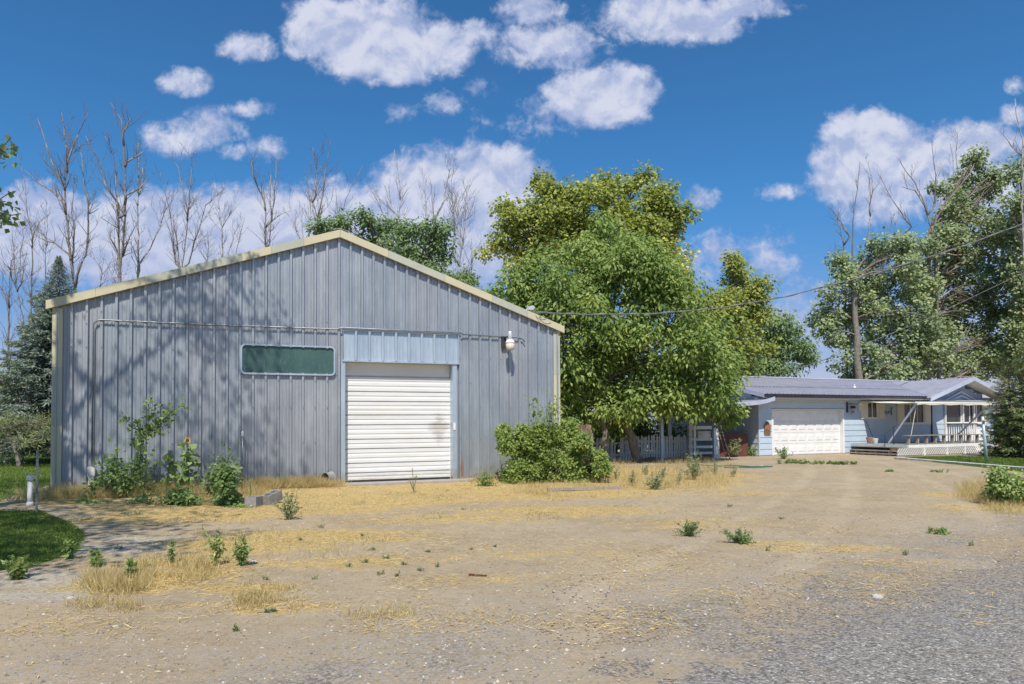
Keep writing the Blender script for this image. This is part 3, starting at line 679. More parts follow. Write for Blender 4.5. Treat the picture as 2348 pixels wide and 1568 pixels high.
# gable side wall on the left: boards along v
z = .06
def rz_side(v_): return 2.95 + (4.5 - abs(v_ - 4.5)) * 1.06 / 4.5
while z < 3.95:
    z1 = z + CRS; a, c = 0.03, 9.0
    if z1 > 2.95: d = (z1 - 2.95) * 4.5 / 1.06; a, c = d, 9 - d
    if c - a > .4:
        MB().prism([(-.18, z), (-.228, z), (-.208, z1 - .004), (-.18, z1 - .004)], 1, a, c).build('siding_board', MT['blue_wall'], ht)
        # outline above gives u and z; extrusion runs along v
    z = z1
for (name, us) in (('back_wall', None),):
    b = MB(); b.box(-.2, 17, 8.95, 9.0, .05, WT); b.box(16.95, 17.0, .05, 8.95, .05, WT); b.box(-.17, .56, .03, .06, .05, 2.8); b.box(5.26, 16.9, .03, .06, .05, 2.8); b.box(.56, 5.26, .03, .06, 2.17, 2.8); b.box(.3, 5.6, .22, .24, .05, 2.8); b.build(name, MT['blue_wall'], ht)
MB().box(-.24, 17.0, -.015, 9.02, -.03, .055).build('foundation', MT['concrete'], ht)
for (uu) in (-.235,): MB().box(uu, uu + .06, -.035, .03, .05, 2.86).build('corner_board', MT['blue_wall'], ht)
# main roof in panels with ribs, two rows per slope
def rib_roof(u0, u1, va, za, vb, zb_, m='roof', name='roof_panel', lift=0.0):
    b = MB(); n = max(1, round((u1 - u0) / .23)); h = (u1 - u0) / n
    for q in range(n):
        for (aa, ra, bb, rb) in ((0, 0, .7, 0), (.7, 0, .78, .028), (.78, .028, .92, .028), (.92, .028, 1, 0)):
            x0, x1 = u0 + (q + aa) * h, u0 + (q + bb) * h
            b.add([(x0, va, za + ra + lift), (x1, va, za + rb + lift), (x1, vb, zb_ + rb + lift), (x0, vb, zb_ + ra + lift)], [(0, 1, 2, 3)])
    b.box(u0, u1, min(va, vb), max(va, vb), -.03, -.028, Matrix(((1, 0, 0, 0), (0, 1, 0, 0), (0, (zb_ - za) / (vb - va), 1, za - va * (zb_ - za) / (vb - va) + lift), (0, 0, 0, 1))))
    return b.build(name, MT[m], ht)
VE, ZE, VR, ZR = -.62, 2.86, 4.5, 3.99
vm = VE + (VR - VE) * .38; zm = ZE + (ZR - ZE) * .38
uu = np.linspace(-.45, 11.9, 14)
for a, c in zip(uu[:-1], uu[1:]):
    rib_roof(a, c - .003, VE, ZE, vm + .12, zm + .12 * (ZR - ZE) / (VR - VE)); rib_roof(a, c - .003, vm, zm, VR, ZR, lift=.028)
for a, c in zip(np.linspace(11.9, 17.2, 6)[:-1], np.linspace(11.9, 17.2, 6)[1:]): rib_roof(a, c, vm, zm, VR, ZR, lift=.028)
uu = np.linspace(-.45, 17.2, 8)
for a, c in zip(uu[:-1], uu[1:]): rib_roof(a, c, 9.62, ZE, VR, ZR)
MB().prism([(VR - .2, ZR + .02), (VR, ZR + .09), (VR + .2, ZR + .02), (VR, ZR + .07)], 0, -.46, 17.2).build('ridge_cap', MT['lilac_trim'], ht)
MB().prism([(VE - .10, ZE - .06), (VE - .085, ZE - .15), (VE, ZE - .15), (VE, ZE - .02), (VE - .02, ZE - .02), (VE - .02, ZE - .13), (VE - .075, ZE - .13)], 0, -.45, 10.4).build('gutter', MT['dark'], ht)
MB().box(-.44, 10.4, -.60, -.58, ZE - .2, ZE - .035).build('fascia', MT['lilac_trim'], ht)
MB().box(-.44, 17, -.58, .0, ZE - .20, ZE - .185).build('soffit', MT['white'], ht)
for s in (0, 1):
    v0, v1 = (VE, VR) if s == 0 else (9.62, VR); b = MB(); b.add([(-.47, v0, ZE - .17), (-.44, v0, ZE - .17), (-.44, v0, ZE + .02), (-.47, v0, ZE + .02), (-.47, v1, ZR - .17), (-.44, v1, ZR - .17), (-.44, v1, ZR + .03), (-.47, v1, ZR + .03)],
        [(0, 1, 2, 3), (4, 7, 6, 5), (0, 4, 5, 1), (1, 5, 6, 2), (2, 6, 7, 3), (3, 7, 4, 0)]); b.build('rake_board', MT['lilac_trim'], ht)
# cross gable
GA, GL, GR_, GZ, GE = 13.8, 10.3, 17.3, 3.86, 2.73; GV = -1.0; gs = (GZ - GE) / (GA - GL)
for s in (-1, 1):
    ue = GL if s < 0 else GR_; nP = 5; vv = np.linspace(GV, 3.9, nP + 1)
    for a, c in zip(vv[:-1], vv[1:]):
        b = MB(); n = 4; h = (c - a) / n
        for q in range(n):
            for (aa, ra, bb, rb) in ((0, 0, .7, 0), (.7, 0, .78, .026), (.78, .026, .92, .026), (.92, .026, 1, 0)):
                y0, y1 = a + (q + aa) * h, a + (q + bb) * h
                # lower end follows the valley where the main roof comes up
                def low(y):
                    zmain = ZE + (y - VE) * (ZR - ZE) / (VR - VE) if y > VE else GE
                    zz = max(GE, zmain - .02); t = (zz - GE) / (GZ - GE); t = min(t, .98)
                    return ue + (GA - ue) * t, zz
                (l0, zl0), (l1, zl1) = low(y0), low(y1)
                b.add([(l0, y0, zl0 + ra + .03), (l1, y1, zl1 + rb + .03), (GA, y1, GZ + rb + .03), (GA, y0, GZ + ra + .03)], [(0, 1, 2, 3)])
        b.build('roof_panel', MT['roof'], ht)
    b = MB(); b.add([(ue, GV - .03, GE - .15), (GA, GV - .03, GZ - .15), (GA, GV - .03, GZ + .06), (ue, GV - .03, GE + .06), (ue, GV + .02, GE - .15), (GA, GV + .02, GZ - .15), (GA, GV + .02, GZ + .06), (ue, GV + .02, GE + .06)],
        [(0, 1, 2, 3), (7, 6, 5, 4), (0, 4, 5, 1), (1, 5, 6, 2), (2, 6, 7, 3), (3, 7, 4, 0)]); b.build('rake_board', MT['lilac_trim'], ht)
    b = MB(); b.add([(ue, GV + .02, GE - .03), (GA, GV + .02, GZ - .03), (GA, 0, GZ - .03), (ue, 0, GE - .03)], [(0, 1, 2, 3)]); b.build('soffit', MT['white'], ht)
z = 2.6
while z < GZ - .1:
    z1 = min(z + .24, GZ - .06); d = max(0, (z1 - GE + .05) / gs)
    if GA - (GL + d) > .15:
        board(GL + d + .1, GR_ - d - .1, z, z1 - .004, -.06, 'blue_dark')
    z += .24
for q, dz_ in enumerate((0, .22)):
    b = MB(); w2 = 1.35 - q * .35
    for s in (-1, 1): b.bar((GA + .25 + s * w2, -.12, 2.66), (GA + .25, -.12, 3.16 - dz_), .07, .09)
    b.build('chevron_trim', MT['lilac_trim'], ht)
tb = MB()
for k in range(16):
    t = k / 15; tb.tube([(GL + .05 + 3.3 * t + random.uniform(-.05, .05), -.5 + 4.2 * t, 2.80 + 1.05 * t), (GL + .2 + 3.3 * t, -.4 + 4.2 * t + random.uniform(-.1, .1), 2.84 + 1.05 * t)], .018, 4)
tb.build('valley_debris', MT['brown_wood'], ht)
# garage door
gd = link('garage_door', None, ht)
for r in range(4):
    z0 = .04 + r * .52; b = MB(); b.box(.66, 5.16, .16, .20, z0, z0 + .512)
    for c in range(8):
        x0 = .66 + c * 4.5 / 8 + .07; x1 = x0 + 4.5 / 8 - .14
        b.add([(x0, .159, z0 + .12), (x1, .159, z0 + .12), (x1, .159, z0 + .40), (x0, .159, z0 + .40), (x0 + .03, .142, z0 + .15), (x1 - .03, .142, z0 + .15), (x1 - .03, .142, z0 + .37), (x0 + .03, .142, z0 + .37)],
              [(0, 1, 5, 4), (1, 2, 6, 5), (2, 3, 7, 6), (3, 0, 4, 7), (4, 5, 6, 7)])
    b.build('door_section', MT['white'], gd)
for (x0, x1, z0, z1) in ((.56, .66, .03, 2.12), (5.16, 5.26, .03, 2.12), (.56, 5.26, 2.12, 2.18)):
    MB().box(x0, x1, -.035, .21, z0, z1).build('door_frame', MT['white'], ht)
def window(u0, u1, z0, z1, nm=1, v0=0.0):
    w_ = link('window', None, ht); b = MB(); t = .05
    b.box(u0, u1, v0 - .045, v0 + .04, z0, z0 + t); b.box(u0, u1, v0 - .045, v0 + .04, z1 - t, z1); b.box(u0, u0 + t, v0 - .045, v0 + .04, z0 + t, z1 - t); b.box(u1 - t, u1, v0 - .045, v0 + .04, z0 + t, z1 - t)
    b.build('frame', MT['white'], w_)
    for k in range(1, nm + 1):
        um = u0 + (u1 - u0) * k / (nm + 1); MB().box(um - .02, um + .02, v0 - .03, v0 + .03, z0 + t, z1 - t).build('mullion', MT['white'], w_)
    MB().box(u0 + t, u1 - t, v0 + .008, v0 + .014, z0 + t, z1 - t).build('pane', MT['glass'], w_)
    b = MB(); n = 7
    for k in range(n):
        for (aa, c) in ((u0 + t, u0 + t + (u1 - u0) * .28), (u1 - t - (u1 - u0) * .28, u1 - t)):
            h = (c - aa) / n; b.box(aa + k * h, aa + (k + .6) * h, v0 + .05, v0 + .06, z0 + t, z1 - t)
    b.build('curtain', MT['shutter'], w_)
    MB().box(u0 - .03, u1 + .03, v0 - .07, v0 - .03, z0 - .06, z0 - .002).build('sill', MT['white'], w_)
window(6.88, 7.64, 1.74, 2.56); window(9.56, 11.15, 1.46, 2.50, 2)
window(12.85, 14.2, 1.46, 2.55, 0); window(14.32, 16.1, 1.46, 2.55, 2)
def shutter(u0, u1, z0, z1):
    b = MB(); b.box(u0, u1, -.055, -.03, z0, z1)
    b.box(u0 + .05, u1 - .05, -.064, -.055, z0 + .06, z1 - .06); b.build('shutter', MT['shutter'], ht)
shutter(6.43, 6.87, 1.70, 2.60); shutter(7.65, 8.13, 1.70, 2.60); shutter(9.06, 9.55, 1.40, 2.54); shutter(11.16, 11.66, 1.40, 2.54)
MB().box(12.8, 16.1, -.05, .0, .5, 1.12).build('wainscot_panel', MT['white'], ht)
for u_ in (12.78, 14.26, 15.2, 16.12): MB().box(u_ - .04, u_ + .04, -.12, -.04, .5, 2.6).build('porch_post', MT['white'], ht)
MB().box(11.68, 11.76, -.07, -.035, .5, 2.55).build('door_side_trim', MT['dark'], ht)
b = MB(); b.lathe([(.09, 0), (.07, .06), (.035, .10), (.03, .2)], (8.0, 1.6, ZE + (1.6 - VE) * .2207)); b.build('roof_vent', MT['white'], ht)
b = MB(); b.tube([(.2, 3.2, 3.7), (.2, 3.2, 4.25)], .035, 8); b.box(.12, .28, 3.15, 3.25, 4.2, 4.27); b.build('roof_mast', MT['steel'], ht)
MB().box(-.26, -.235, 2.2, 2.9, 1.2, 1.7).build('wall_cabinet', MT['white'], ht); MB().box(-.26, -.235, 4.0, 4.6, .95, 1.4).build('wall_cabinet', MT['white'], ht)
MB().box(-.25, -.235, 6.4, 7.4, 1.2, 2.1).build('window_pane', MT['glass'], ht)
# lean-to canopy over the patio on the left
pc = thing('patio_canopy', 'sloping pale metal patio canopy left of the garage with turned-up end', 'canopy', HO, HA)
b = MB(); n = 14
for q in range(n):
    a, c = -6.5 + q * 6.45 / n, -6.5 + (q + 1) * 6.45 / n; fz = lambda t: 2.58 + t * .07 + (.09 * max(0, (t + 1.2)) ** 2)
    b.add([(a, -.8, fz(a)), (c, -.8, fz(c)), (c, 6, fz(c) + .02), (a, 6, fz(a) + .02), (a, -.8, fz(a) - .04), (c, -.8, fz(c) - .04), (c, 6, fz(c) - .02), (a, 6, fz(a) - .02)], [(0, 1, 2, 3), (7, 6, 5, 4)])
b.build('canopy_sheet', MT['roof'], pc)
b = MB()
for q in range(n):
    a, c = -6.5 + q * 6.5 / n, -6.5 + (q + 1) * 6.5 / n
    b.add([(a, -.82, fz(a) - .16), (c, -.82, fz(c) - .16), (c, -.82, fz(c) + .02), (a, -.82, fz(a) + .02), (a, -.79, fz(a) - .16), (c, -.79, fz(c) - .16), (c, -.79, fz(c) + .02), (a, -.79, fz(a) + .02)], [(0, 1, 2, 3), (7, 6, 5, 4), (3, 2, 6, 7), (1, 0, 4, 5)])
b.build('canopy_fascia', MT['lilac_trim'], pc)
for u_ in (-3.45, -6.2): MB().box(u_, u_ + .12, -.75, -.63, 0, fz(u_) - .02).build('post', MT['pole_blue'], pc)
# awning
aw = thing('awning', 'cream roll-out awning over the deck held by two slanting arms', 'awning', HO, HA)
b = MB(); NA = 12
for q in range(NA):
    a, c = 6.35 + 5.45 * q / NA, 6.35 + 5.45 * (q + 1) / NA
    for (t0, t1) in ((0, .35), (.35, .7), (.7, 1)):
        def P(u_, t): return (u_ + .05 * t, -.03 - 2.97 * t, 2.63 - .19 * t - .07 * math.sin(PI * t) * (1 + .4 * math.sin(u_ * 2.1)))
        b.add([P(a, t0), P(c, t0), P(c, t1), P(a, t1)], [(0, 1, 2, 3)])
    def P2(u_, h): return (u_ + .05, -3.03, 2.44 - h * (1 + .25 * math.sin(u_ * 9)))
    b.add([P2(a, 0), P2(c, 0), P2(c, .10), P2(a, .10)], [(0, 1, 2, 3)])
b.build('canvas', MT['awning'], aw)
MB().tube([(6.3, -3.0, 2.43), (11.95, -3.0, 2.47)], .04, 10).build('roller_tube', MT['white'], aw, True)
MB().bar((6.42, -3.0, 2.42), (6.46, -1.5, .53), .055, .08).build('support_arm', MT['lilac_trim'], aw)
MB().bar((11.85, -3.0, 2.46), (11.64, -1.5, .9), .05, .08).build('support_arm', MT['lilac_trim'], aw)
MB().tube([(6.55, -2.85, 2.2), (6.35, -2.65, .55)], .016, 6).build('tie_rod', MT['shutter'], aw)
MB().tube([(11.8, -2.9, 2.4), (11.6, -2.7, .95)], .014, 6).build('tie_rod', MT['shutter'], aw)
# deck with lattice skirt, bench rail and steps
dk = thing('deck', 'raised wooden deck with white lattice skirt, bench rail and side steps', 'deck', HO, HA)
for k in range(20):
    v0 = -3.0 + k * .148; MB().box(5.75, 11.0, v0, v0 + .142, .47, .505).build('deck_board', MT['grey_wood'], dk)
MB().box(5.72, 11.02, -3.06, -3.003, .36, .50).build('rim_board', MT['white'], dk)
MB().box(5.69, 5.748, -3.0, -.05, .36, .50).build('rim_board', MT['pole_blue'], dk)
for q, (a, c) in enumerate(((5.0, 6.75), (6.85, 8.35), (8.45, 9.65), (9.75, 10.95))):
    b = MB(); h0, h1 = .03, .36; s = .16
    d = h1 - h0; x = a - d
    while x < c:
        for sg in (1, -1):
            xa, xb = (x, x + d) if sg > 0 else (x + d, x); za, zb2 = h0, h1
            pts = []
            lo, hi = max(min(xa, xb), a), min(max(xa, xb), c)
            if hi - lo > .03:
                f_ = lambda X_: za + (X_ - xa) / (xb - xa) * (zb2 - za)
                b.bar((lo, -3.04 - .006 * sg, f_(lo)), (hi, -3.04 - .006 * sg, f_(hi)), .040, .008)
        x += s
    b.build('lattice_panel', MT['white'], dk)
for u_ in (6.8, 8.4, 9.7, 10.98): MB().box(u_ - .04, u_ + .04, -3.065, -2.99, 0, .355).build('skirt_post', MT['white'], dk)
MB().box(5.0, 11, -2.7, -2.65, .02, .35).build('under_deck_shade_board', MT['brown_wood'], dk)  # board added behind the lattice so its gaps look dark
for q, (u_, z0) in enumerate(((5.02, .20), (5.36, .36))):
    MB().box(u_, u_ + .33, -3.0, -.5, z0, z0 + .04).build('step_tread', MT['grey_wood'], dk)
for v_ in (-2.98, -2.3, -1.6, -.9, -.52): MB().box(5.06, 5.68, v_, v_ + .04, .0, .19).build('step_stringer', MT['grey_wood'], dk)
MB().box(5.0, 5.04, -3.0, -.5, .06, .12).build('step_riser_rail', MT['grey_wood'], dk)
for k, (a, c) in enumerate(((5.8, 7.6), (7.62, 9.4), (9.42, 11.1))): MB().box(a, c, -2.98, -2.70, .90, .94).build('bench_plank', MT['grey_wood'], dk)
for k in range(9): u_ = 5.95 + k * .62; MB().box(u_, u_ + .09, -2.9, -2.78, .505, .90).build('bench_support', MT['grey_wood'], dk)
MB().box(11.03, 13.2, -1.6, -.06, .46, .50).build('landing', MT['grey_wood'], dk)
for q in range(3): MB().box(11.03, 12.0 + q * .02, -3.0 + q * .3, -2.72 + q * .3, 0, .15 + q * .15).build('entry_step', MT['white'], dk)
b = MB(); b.bar((10.6, -1.62, 1.43), (12.9, -1.62, 1.43), .09, .05); b.bar((12.9, -1.62, 1.43), (15.0, -1.62, .62), .09, .05); b.build('hand_rail', MT['brown_wood'], dk)
b = MB()
for k in range(13): b.box(10.65 + k * .18, 10.69 + k * .18, -1.64, -1.60, .5, 1.40)
b.build('baluster_row', MT['white'], dk)
b = MB(); b.tube([(5.15, -2.3, .0), (5.15, -2.3, .95), (5.75, -2.3, 1.35), (5.85, -2.3, 1.35)], .022, 6); b.tube([(5.75, -2.3, .5), (5.75, -2.3, 1.35)], .022, 6); b.build('step_rail', MT['dark'], dk)
# small things about the house
sg = thing('hanging_sign', 'small dark sign hanging from a black bracket right of the garage door', 'sign', HO, HA)
MB().box(5.42, 5.50, -.07, -.03, 2.02, 2.55).build('bracket', MT['dark'], sg); MB().bar((5.46, -.06, 2.46), (5.98, -.2, 2.44), .03).build('bracket_arm', MT['dark'], sg)
b = MB(); random.seed(3)
for k in range(5): b.lathe([(.03, -.01), (.055, 0), (.03, .012)], (5.58 + k * .075, -.16, 2.28 + (k % 2) * .06), 8)
b.box(5.56, 5.9, -.165, -.155, 2.22, 2.36); b.build('scroll_plate', MT['dark'], sg)
MB().box(5.60, 5.82, -.165, -.155, 2.0, 2.12).build('small_plate', MT['terracotta'], sg)
pq = thing('birdhouse_plaque', 'brown birdhouse-shaped wooden plaque on the wall left of the garage door', 'wall plaque', HO, HA)
MB().prism([(.08, 1.22), (.44, 1.22), (.44, 1.42), (.26, 1.62), (.08, 1.42)], 1, -.10, -.032).build('house_panel', MT['plaque'], pq)
for k in range(3): MB().box(.08, .44, -.09, -.032, 1.02 + k * .06, 1.065 + k * .06).build('slat', MT['plaque'], pq)
tag(MB().lathe([(.09, 0), (.13, .2), (.14, .26), (.12, .26)], tuple(house(6.05, -1.1, .508)), 14).build('flower_pot', MT['white_worn']), 'pale round planter pot standing on the deck by the steps', 'planter')
tag(MB().lathe([(.12, 0), (.17, .22), (.18, .30), (.15, .30)], tuple(house(6.45, -.5, .508)), 14).build('flower_pot', MT['terracotta']), 'reddish clay pot on the deck against the house wall', 'planter')
tag(MB().tube([house(7.0, -.35, .51), house(6.75, -.06, 1.62)], .014, 6).build('broom_handle', MT['dark']), 'dark broom handle leaning on the house wall beside the deck', 'broom handle')
wl = thing('wall_lantern', 'small cream lantern on the wall left of the first shutter', 'lantern', HO, HA)
MB().box(6.2, 6.36, -.14, -.035, 2.12, 2.42).build('lantern_body', MT['shutter'], wl); MB().prism([(6.17, 2.42), (6.39, 2.42), (6.28, 2.52)], 1, -.16, -.035).build('lantern_cap', MT['white'], wl)
dc = thing('wall_decoration', 'dark curly metal ornament on the wall between the two windows', 'ornament', HO, HA)
b = MB()
for k in range(4): b.tube([(8.0 + k * .16 + .07 * math.cos(t), -.05, 2.0 + (k % 2) * .05 + .06 * math.sin(t)) for t in np.linspace(0, 5.2, 12)], .012, 4)
b.tube([(8.62, -.05, 1.9), (8.62, -.05, 2.25), (8.72, -.05, 2.28)], .02, 5); b.build('scroll', MT['dark'], dc)
# concrete edging strip beside the side lawn
e0, e1 = gr(2055, 1052), gr(2420, 1082)
b = MB(); N = 16
for k in range(N):
    p, q = e0.lerp(e1, k / N), e0.lerp(e1, (k + .98) / N); b.bar((p.x, p.y, .03), (q.x, q.y, .03), .26, .09)
tag(b.build('kerb', MT['white_worn']), kind='structure')
tag(MB().bar((*gr(2200, 1046)[:2], .01), (*gr(2500, 1050)[:2], .01), .9, .05).build('path', MT['concrete']), kind='structure')
# posts to the right
mp = thing('metal_pole', 'leaning pale blue metal pole standing in the strip of grass before the deck', 'pole', (17.79, 25.63, 0))
tp = at(2252, 955, 25.6) - Vector((17.79, 25.63, 0))
MB().tube([(0, 0, -.1), tuple(tp)], .05, 10).build('shaft', MT['pole_blue'], mp, True)
MB().lathe([(.03, 0), (.055, .03), (.055, .07), (.03, .1)], tuple(Vector(tp) * .88 + Vector((0, -.08, 0))), 12).build('feeder', MT['petal'], mp, True)
wp_ = thing('white_pole', 'tall white pole standing against the dark evergreen at the far right', 'pole', (*at(2315, 1046, 30)[:2], 0))
b0 = Vector(wp_.location); MB().tube([(0, 0, 0), tuple(at(2303, 896, 30) - b0)], .06, 10).build('shaft', MT['white'], wp_, True)

# ------------------------------------------------------------------ fences, gate and odds and ends by the big tree
def picket(h, w_=.085, t=.02):
    return MB().prism([(-w_ / 2, 0), (w_ / 2, 0), (w_ / 2, h - .06), (0, h), (-w_ / 2, h - .06)], 1, -t / 2, t / 2).mesh('picket')
def fence(name, label, p, q, n, h, m, lean=.03, rails=(.25, .75), gap=()):
    p, q = Vector((*p[:2], 0)), Vector((*q[:2], 0)); d = q - p; f = thing(name, label, 'fence', p, math.atan2(d.y, d.x)); pm = picket(h); pm.materials.append(MT[m])
    for z in rails: MB().box(0, d.length, .012, .05, h * z - .04, h * z + .04).build('rail', MT[m], f)
    for k in range(n):
        if k in gap: continue
        o = link('picket', pm, f, None, ((k + .5) * d.length / n, 0, .03 + random.uniform(-.03, .03)), (0, random.uniform(-lean, lean), 0)); o.scale = (1, 1, random.uniform(.95, 1.04))
    for k in range(int(d.length / 2) + 2):
        MB().box(-.05, .05, .052, .15, 0, h * .97).build('fence_post', MT[m], f, loc=(min(k * 2.0, d.length), 0, 0))
    return f
random.seed(5)
fence('picket_fence', 'white picket fence under the big green tree left of the gate', at(1432, 1050, 30.0), at(1572, 1050, 30.6), 24, 1.0, 'white')
fence('weathered_fence', 'weathered grey picket fence behind the bush at the barn corner', at(1300, 1050, 28.0), at(1452, 1050, 28.8), 22, .98, 'white_worn', .07, gap=(5, 11, 16))
gt = thing('gate', 'white wooden ranch gate with four rails between two posts', 'gate', (*at(1585, 1050, 30.0)[:2], 0), .2)
for k, z in enumerate((.18, .45, .78, 1.28)): MB().box(.06, 1.15, -.02, .02, z, z + (.11 if k < 3 else .15)).build('gate_rail', MT['white'], gt)
for u_ in (.10, 1.02): MB().box(u_, u_ + .1, -.045, -.022, .1, 1.45).build('gate_stile', MT['white'], gt)
MB().box(-.14, .02, -.08, .08, 0, 1.75).build('gate_post', MT['white_worn'], gt); MB().bar((1.25, 0, 0), (1.18, 0, 1.75), .13).build('gate_post', MT['white'], gt)
MB().box(.3, .9, -.05, .02, .86, 1.2).build('gate_board', MT['white_worn'], gt)
hp = thing('storage_box', 'dark red-brown storage panel standing by the shaded house wall', 'storage box', (*at(1650, 1040, 31.2)[:2], 0), .25)
MB().box(0, 1.45, 0, .55, .02, 1.02).build('box_body', MT['red_brown'], hp); MB().box(-.03, 1.48, -.03, .58, 1.022, 1.07).build('box_lid', MT['red_brown'], hp)
for (px, lb) in ((1647, 'left'), (1655, 'right')):
    a, c = at(px + 18, 1052, 29.4), at(px - 6, 966, 30.0)
    tag(MB().tube([(a.x, a.y, .0), tuple(c)], .022, 6).build('garden_pole', MT['grey_wood']), ('long wooden pole leaning beside the white gate, nearer the gate' if lb == 'left' else 'long wooden pole leaning beside the white gate, nearer the red-brown box'), 'pole', 'poles leaning by the gate')
bp = gr(1540, 1049); tag(MB().box(-.08, .08, -.08, .08, 0, 2.6).build('blue_post', MT['pole_blue'], None, loc=(bp.x, bp.y + .4, 0)), 'blue-grey upright post between the fence and the gate', 'post')
# garden hose
hs = [gr(x, y, .02) for (x, y) in ((1600, 1066), (1640, 1070), (1680, 1068), (1720, 1071), (1770, 1070), (1725, 1073), (1680, 1072), (1640, 1074))]
fine = []
for a, c in zip(hs[:-1], hs[1:]): fine += [a.lerp(c, t) for t in (0, .5)]
tag(MB().tube([p + Vector((0, 0, .02)) for p in fine], .022, 6).build('garden_hose', MT['hose']), 'dark green garden hose lying on the dirt before the gate', 'hose')
# stump
sp0 = at(1333, 1075, 19.6); st = thing('tree_stump', 'tall broken brown stump standing behind the bush at the barn corner', 'stump', (sp0.x, sp0.y, 0))
b = MB(); prof = []
for (z, r) in ((0, .34), (.2, .29), (.45, .26), (.7, .24), (.95, .22), (1.2, .205), (1.42, .215)):
    prof.append((z, r))
n = 18
for (z, r) in prof:
    for k in range(n):
        an = 2 * PI * k / n; rr = r * (1 + .13 * math.sin(k * 2.3) + .07 * math.sin(k * 5.1) + random.uniform(-.08, .08)); b.v.append((rr * math.cos(an) + z * .06, rr * math.sin(an), z + (.12 * math.sin(k * .6) + random.uniform(-.05, .05) if z > 1.4 else 0)))
for i_ in range(len(prof) - 1):
    for k in range(n): b.f.append((i_ * n + k, i_ * n + (k + 1) % n, (i_ + 1) * n + (k + 1) % n, (i_ + 1) * n + k))
b.f.append(tuple((len(prof) - 1) * n + k for k in range(n))); b.build('stump_wood', MT['stump'], st)
b = MB()
for k in range(7):
    an = -PI / 2 + (k - 3) * .42; b.bar((.31 * math.cos(an), .31 * math.sin(an), .1), (.23 * math.cos(an) + .08, .235 * math.sin(an), 1.15 + random.uniform(-.45, .2)), .07, .02)
b.build('loose_bark', MT['bark'], st)

# ------------------------------------------------------------------ objects in front of the barn
def cinder(loc, rz, label):
    t = thing('cinder_block', label, 'cinder block', loc, rz)
    b = MB(); L, W, H, w_ = .40, .20, .20, .032
    for (x0, x1, y0, y1) in ((-L / 2, L / 2, -W / 2, -W / 2 + w_), (-L / 2, L / 2, W / 2 - w_, W / 2), (-L / 2, -L / 2 + w_, -W / 2 + w_, W / 2 - w_), (L / 2 - w_, L / 2, -W / 2 + w_, W / 2 - w_), (-w_ / 2, w_ / 2, -W / 2 + w_, W / 2 - w_)):
        b.box(x0, x1, y0, y1, 0, H)
    b.build('block_walls', MT['block'], t); return t
p = gr(583, 1160); c1 = cinder((p.x, p.y, .0), .5, 'grey cinder block lying end-on left of its twin by the barn wall'); c1.rotation_euler = (0, 0, 1.5); c1.scale = (.9, 1.15, .95)
p = gr(621, 1157); c2 = cinder((p.x, p.y + .1, .035), .35, 'grey cinder block with holes facing up, right of the other block'); c2.rotation_euler = (.0, -.22, 1.25)
rm = thing('metal_ring', 'old pale steel wheel rim leaning on the barn wall left of the door', 'wheel rim', barn(6.15, -.32, .19), BA + .6); rm.scale = (1, 1, 1)
b = MB(); prof = [(.16, -.11), (.185, -.10), (.165, -.05), (.16, 0), (.165, .05), (.185, .10), (.16, .11), (.145, .1), (.14, 0), (.145, -.1)]; n = 24
for (r, x) in prof:
    for k in range(n): an = 2 * PI * k / n; b.v.append((x, r * math.cos(an), r * math.sin(an)))
for i_ in range(len(prof)):
    for k in range(n): j_ = (i_ + 1) % len(prof); b.f.append((i_ * n + k, i_ * n + (k + 1) % n, j_ * n + (k + 1) % n, j_ * n + k))
b.build('rim_band', MT['block'], rm)
b = MB(); n = 20; b.add([(-.03, .142 * math.cos(2 * PI * k / n), .142 * math.sin(2 * PI * k / n)) for k in range(n)], [tuple(range(n))]); b.build('rim_disc', MT['brown_wood'], rm)
hy = thing('water_hydrant', 'thin steel standpipe with a white valve against the barn wall', 'hydrant', barn(4.08, -.16, 0), BA)
MB().tube([(0, 0, 0), (0, 0, 1.30)], .016, 8).build('pipe', MT['steel'], hy, True); MB().tube([(.06, 0, 0), (.06, 0, 1.2), (.0, 0, 1.3)], .010, 6).build('rod', MT['steel'], hy)
MB().lathe([(.02, 1.30), (.035, 1.33), (.03, 1.40), (.015, 1.45)], n=10).build('valve', MT['white'], hy, True)
p = gr(84, 1177); tp_ = thing('steel_post', 'slim grey steel post standing at the lawn edge on the left', 'post', (p.x, p.y, 0))
b = MB(); b.prism([(-.022, -.004), (.022, -.004), (.022, .004), (.004, .004), (.004, .03), (-.004, .03), (-.004, .004), (-.022, .004)], 2, -.1, 1.16); b.build('tee_section', MT['steel'], tp_)
b = MB(); [b.box(-.012, .012, -.012, -.004, z_, z_ + .02) for z_ in np.arange(.1, 1.1, .07)]; b.build('stud_row', MT['steel'], tp_)
p = gr(68, 1162); sp_ = thing('standpipe', 'short white plastic standpipe with capped top beside the steel post', 'pipe', (p.x, p.y, 0))
MB().lathe([(.045, 0), (.045, .52)], n=14).build('pipe', MT['white'], sp_, True); MB().lathe([(.06, .52), (.068, .54), (.068, .60), (.05, .63)], n=14).build('cap', MT['lamp_top'], sp_, True)
MB().lathe([(.06, 0), (.06, .10)], n=14).build('collar', MT['white_worn'], sp_, True)
def stone(px, py, r, label, group=None):
    p = gr(px, py); b = MB(); b.lathe([(r * .6, 0), (r, r * .3), (r * .85, r * .6), (r * .4, r * .8)], n=9)
    b.v = [(x * random.uniform(.8, 1.2), y * random.uniform(.8, 1.2), z * random.uniform(.85, 1.15)) for (x, y, z) in b.v]
    return tag(b.build('stone', MT['stone'], None, loc=(p.x, p.y, -.01)), label, 'stone', group)
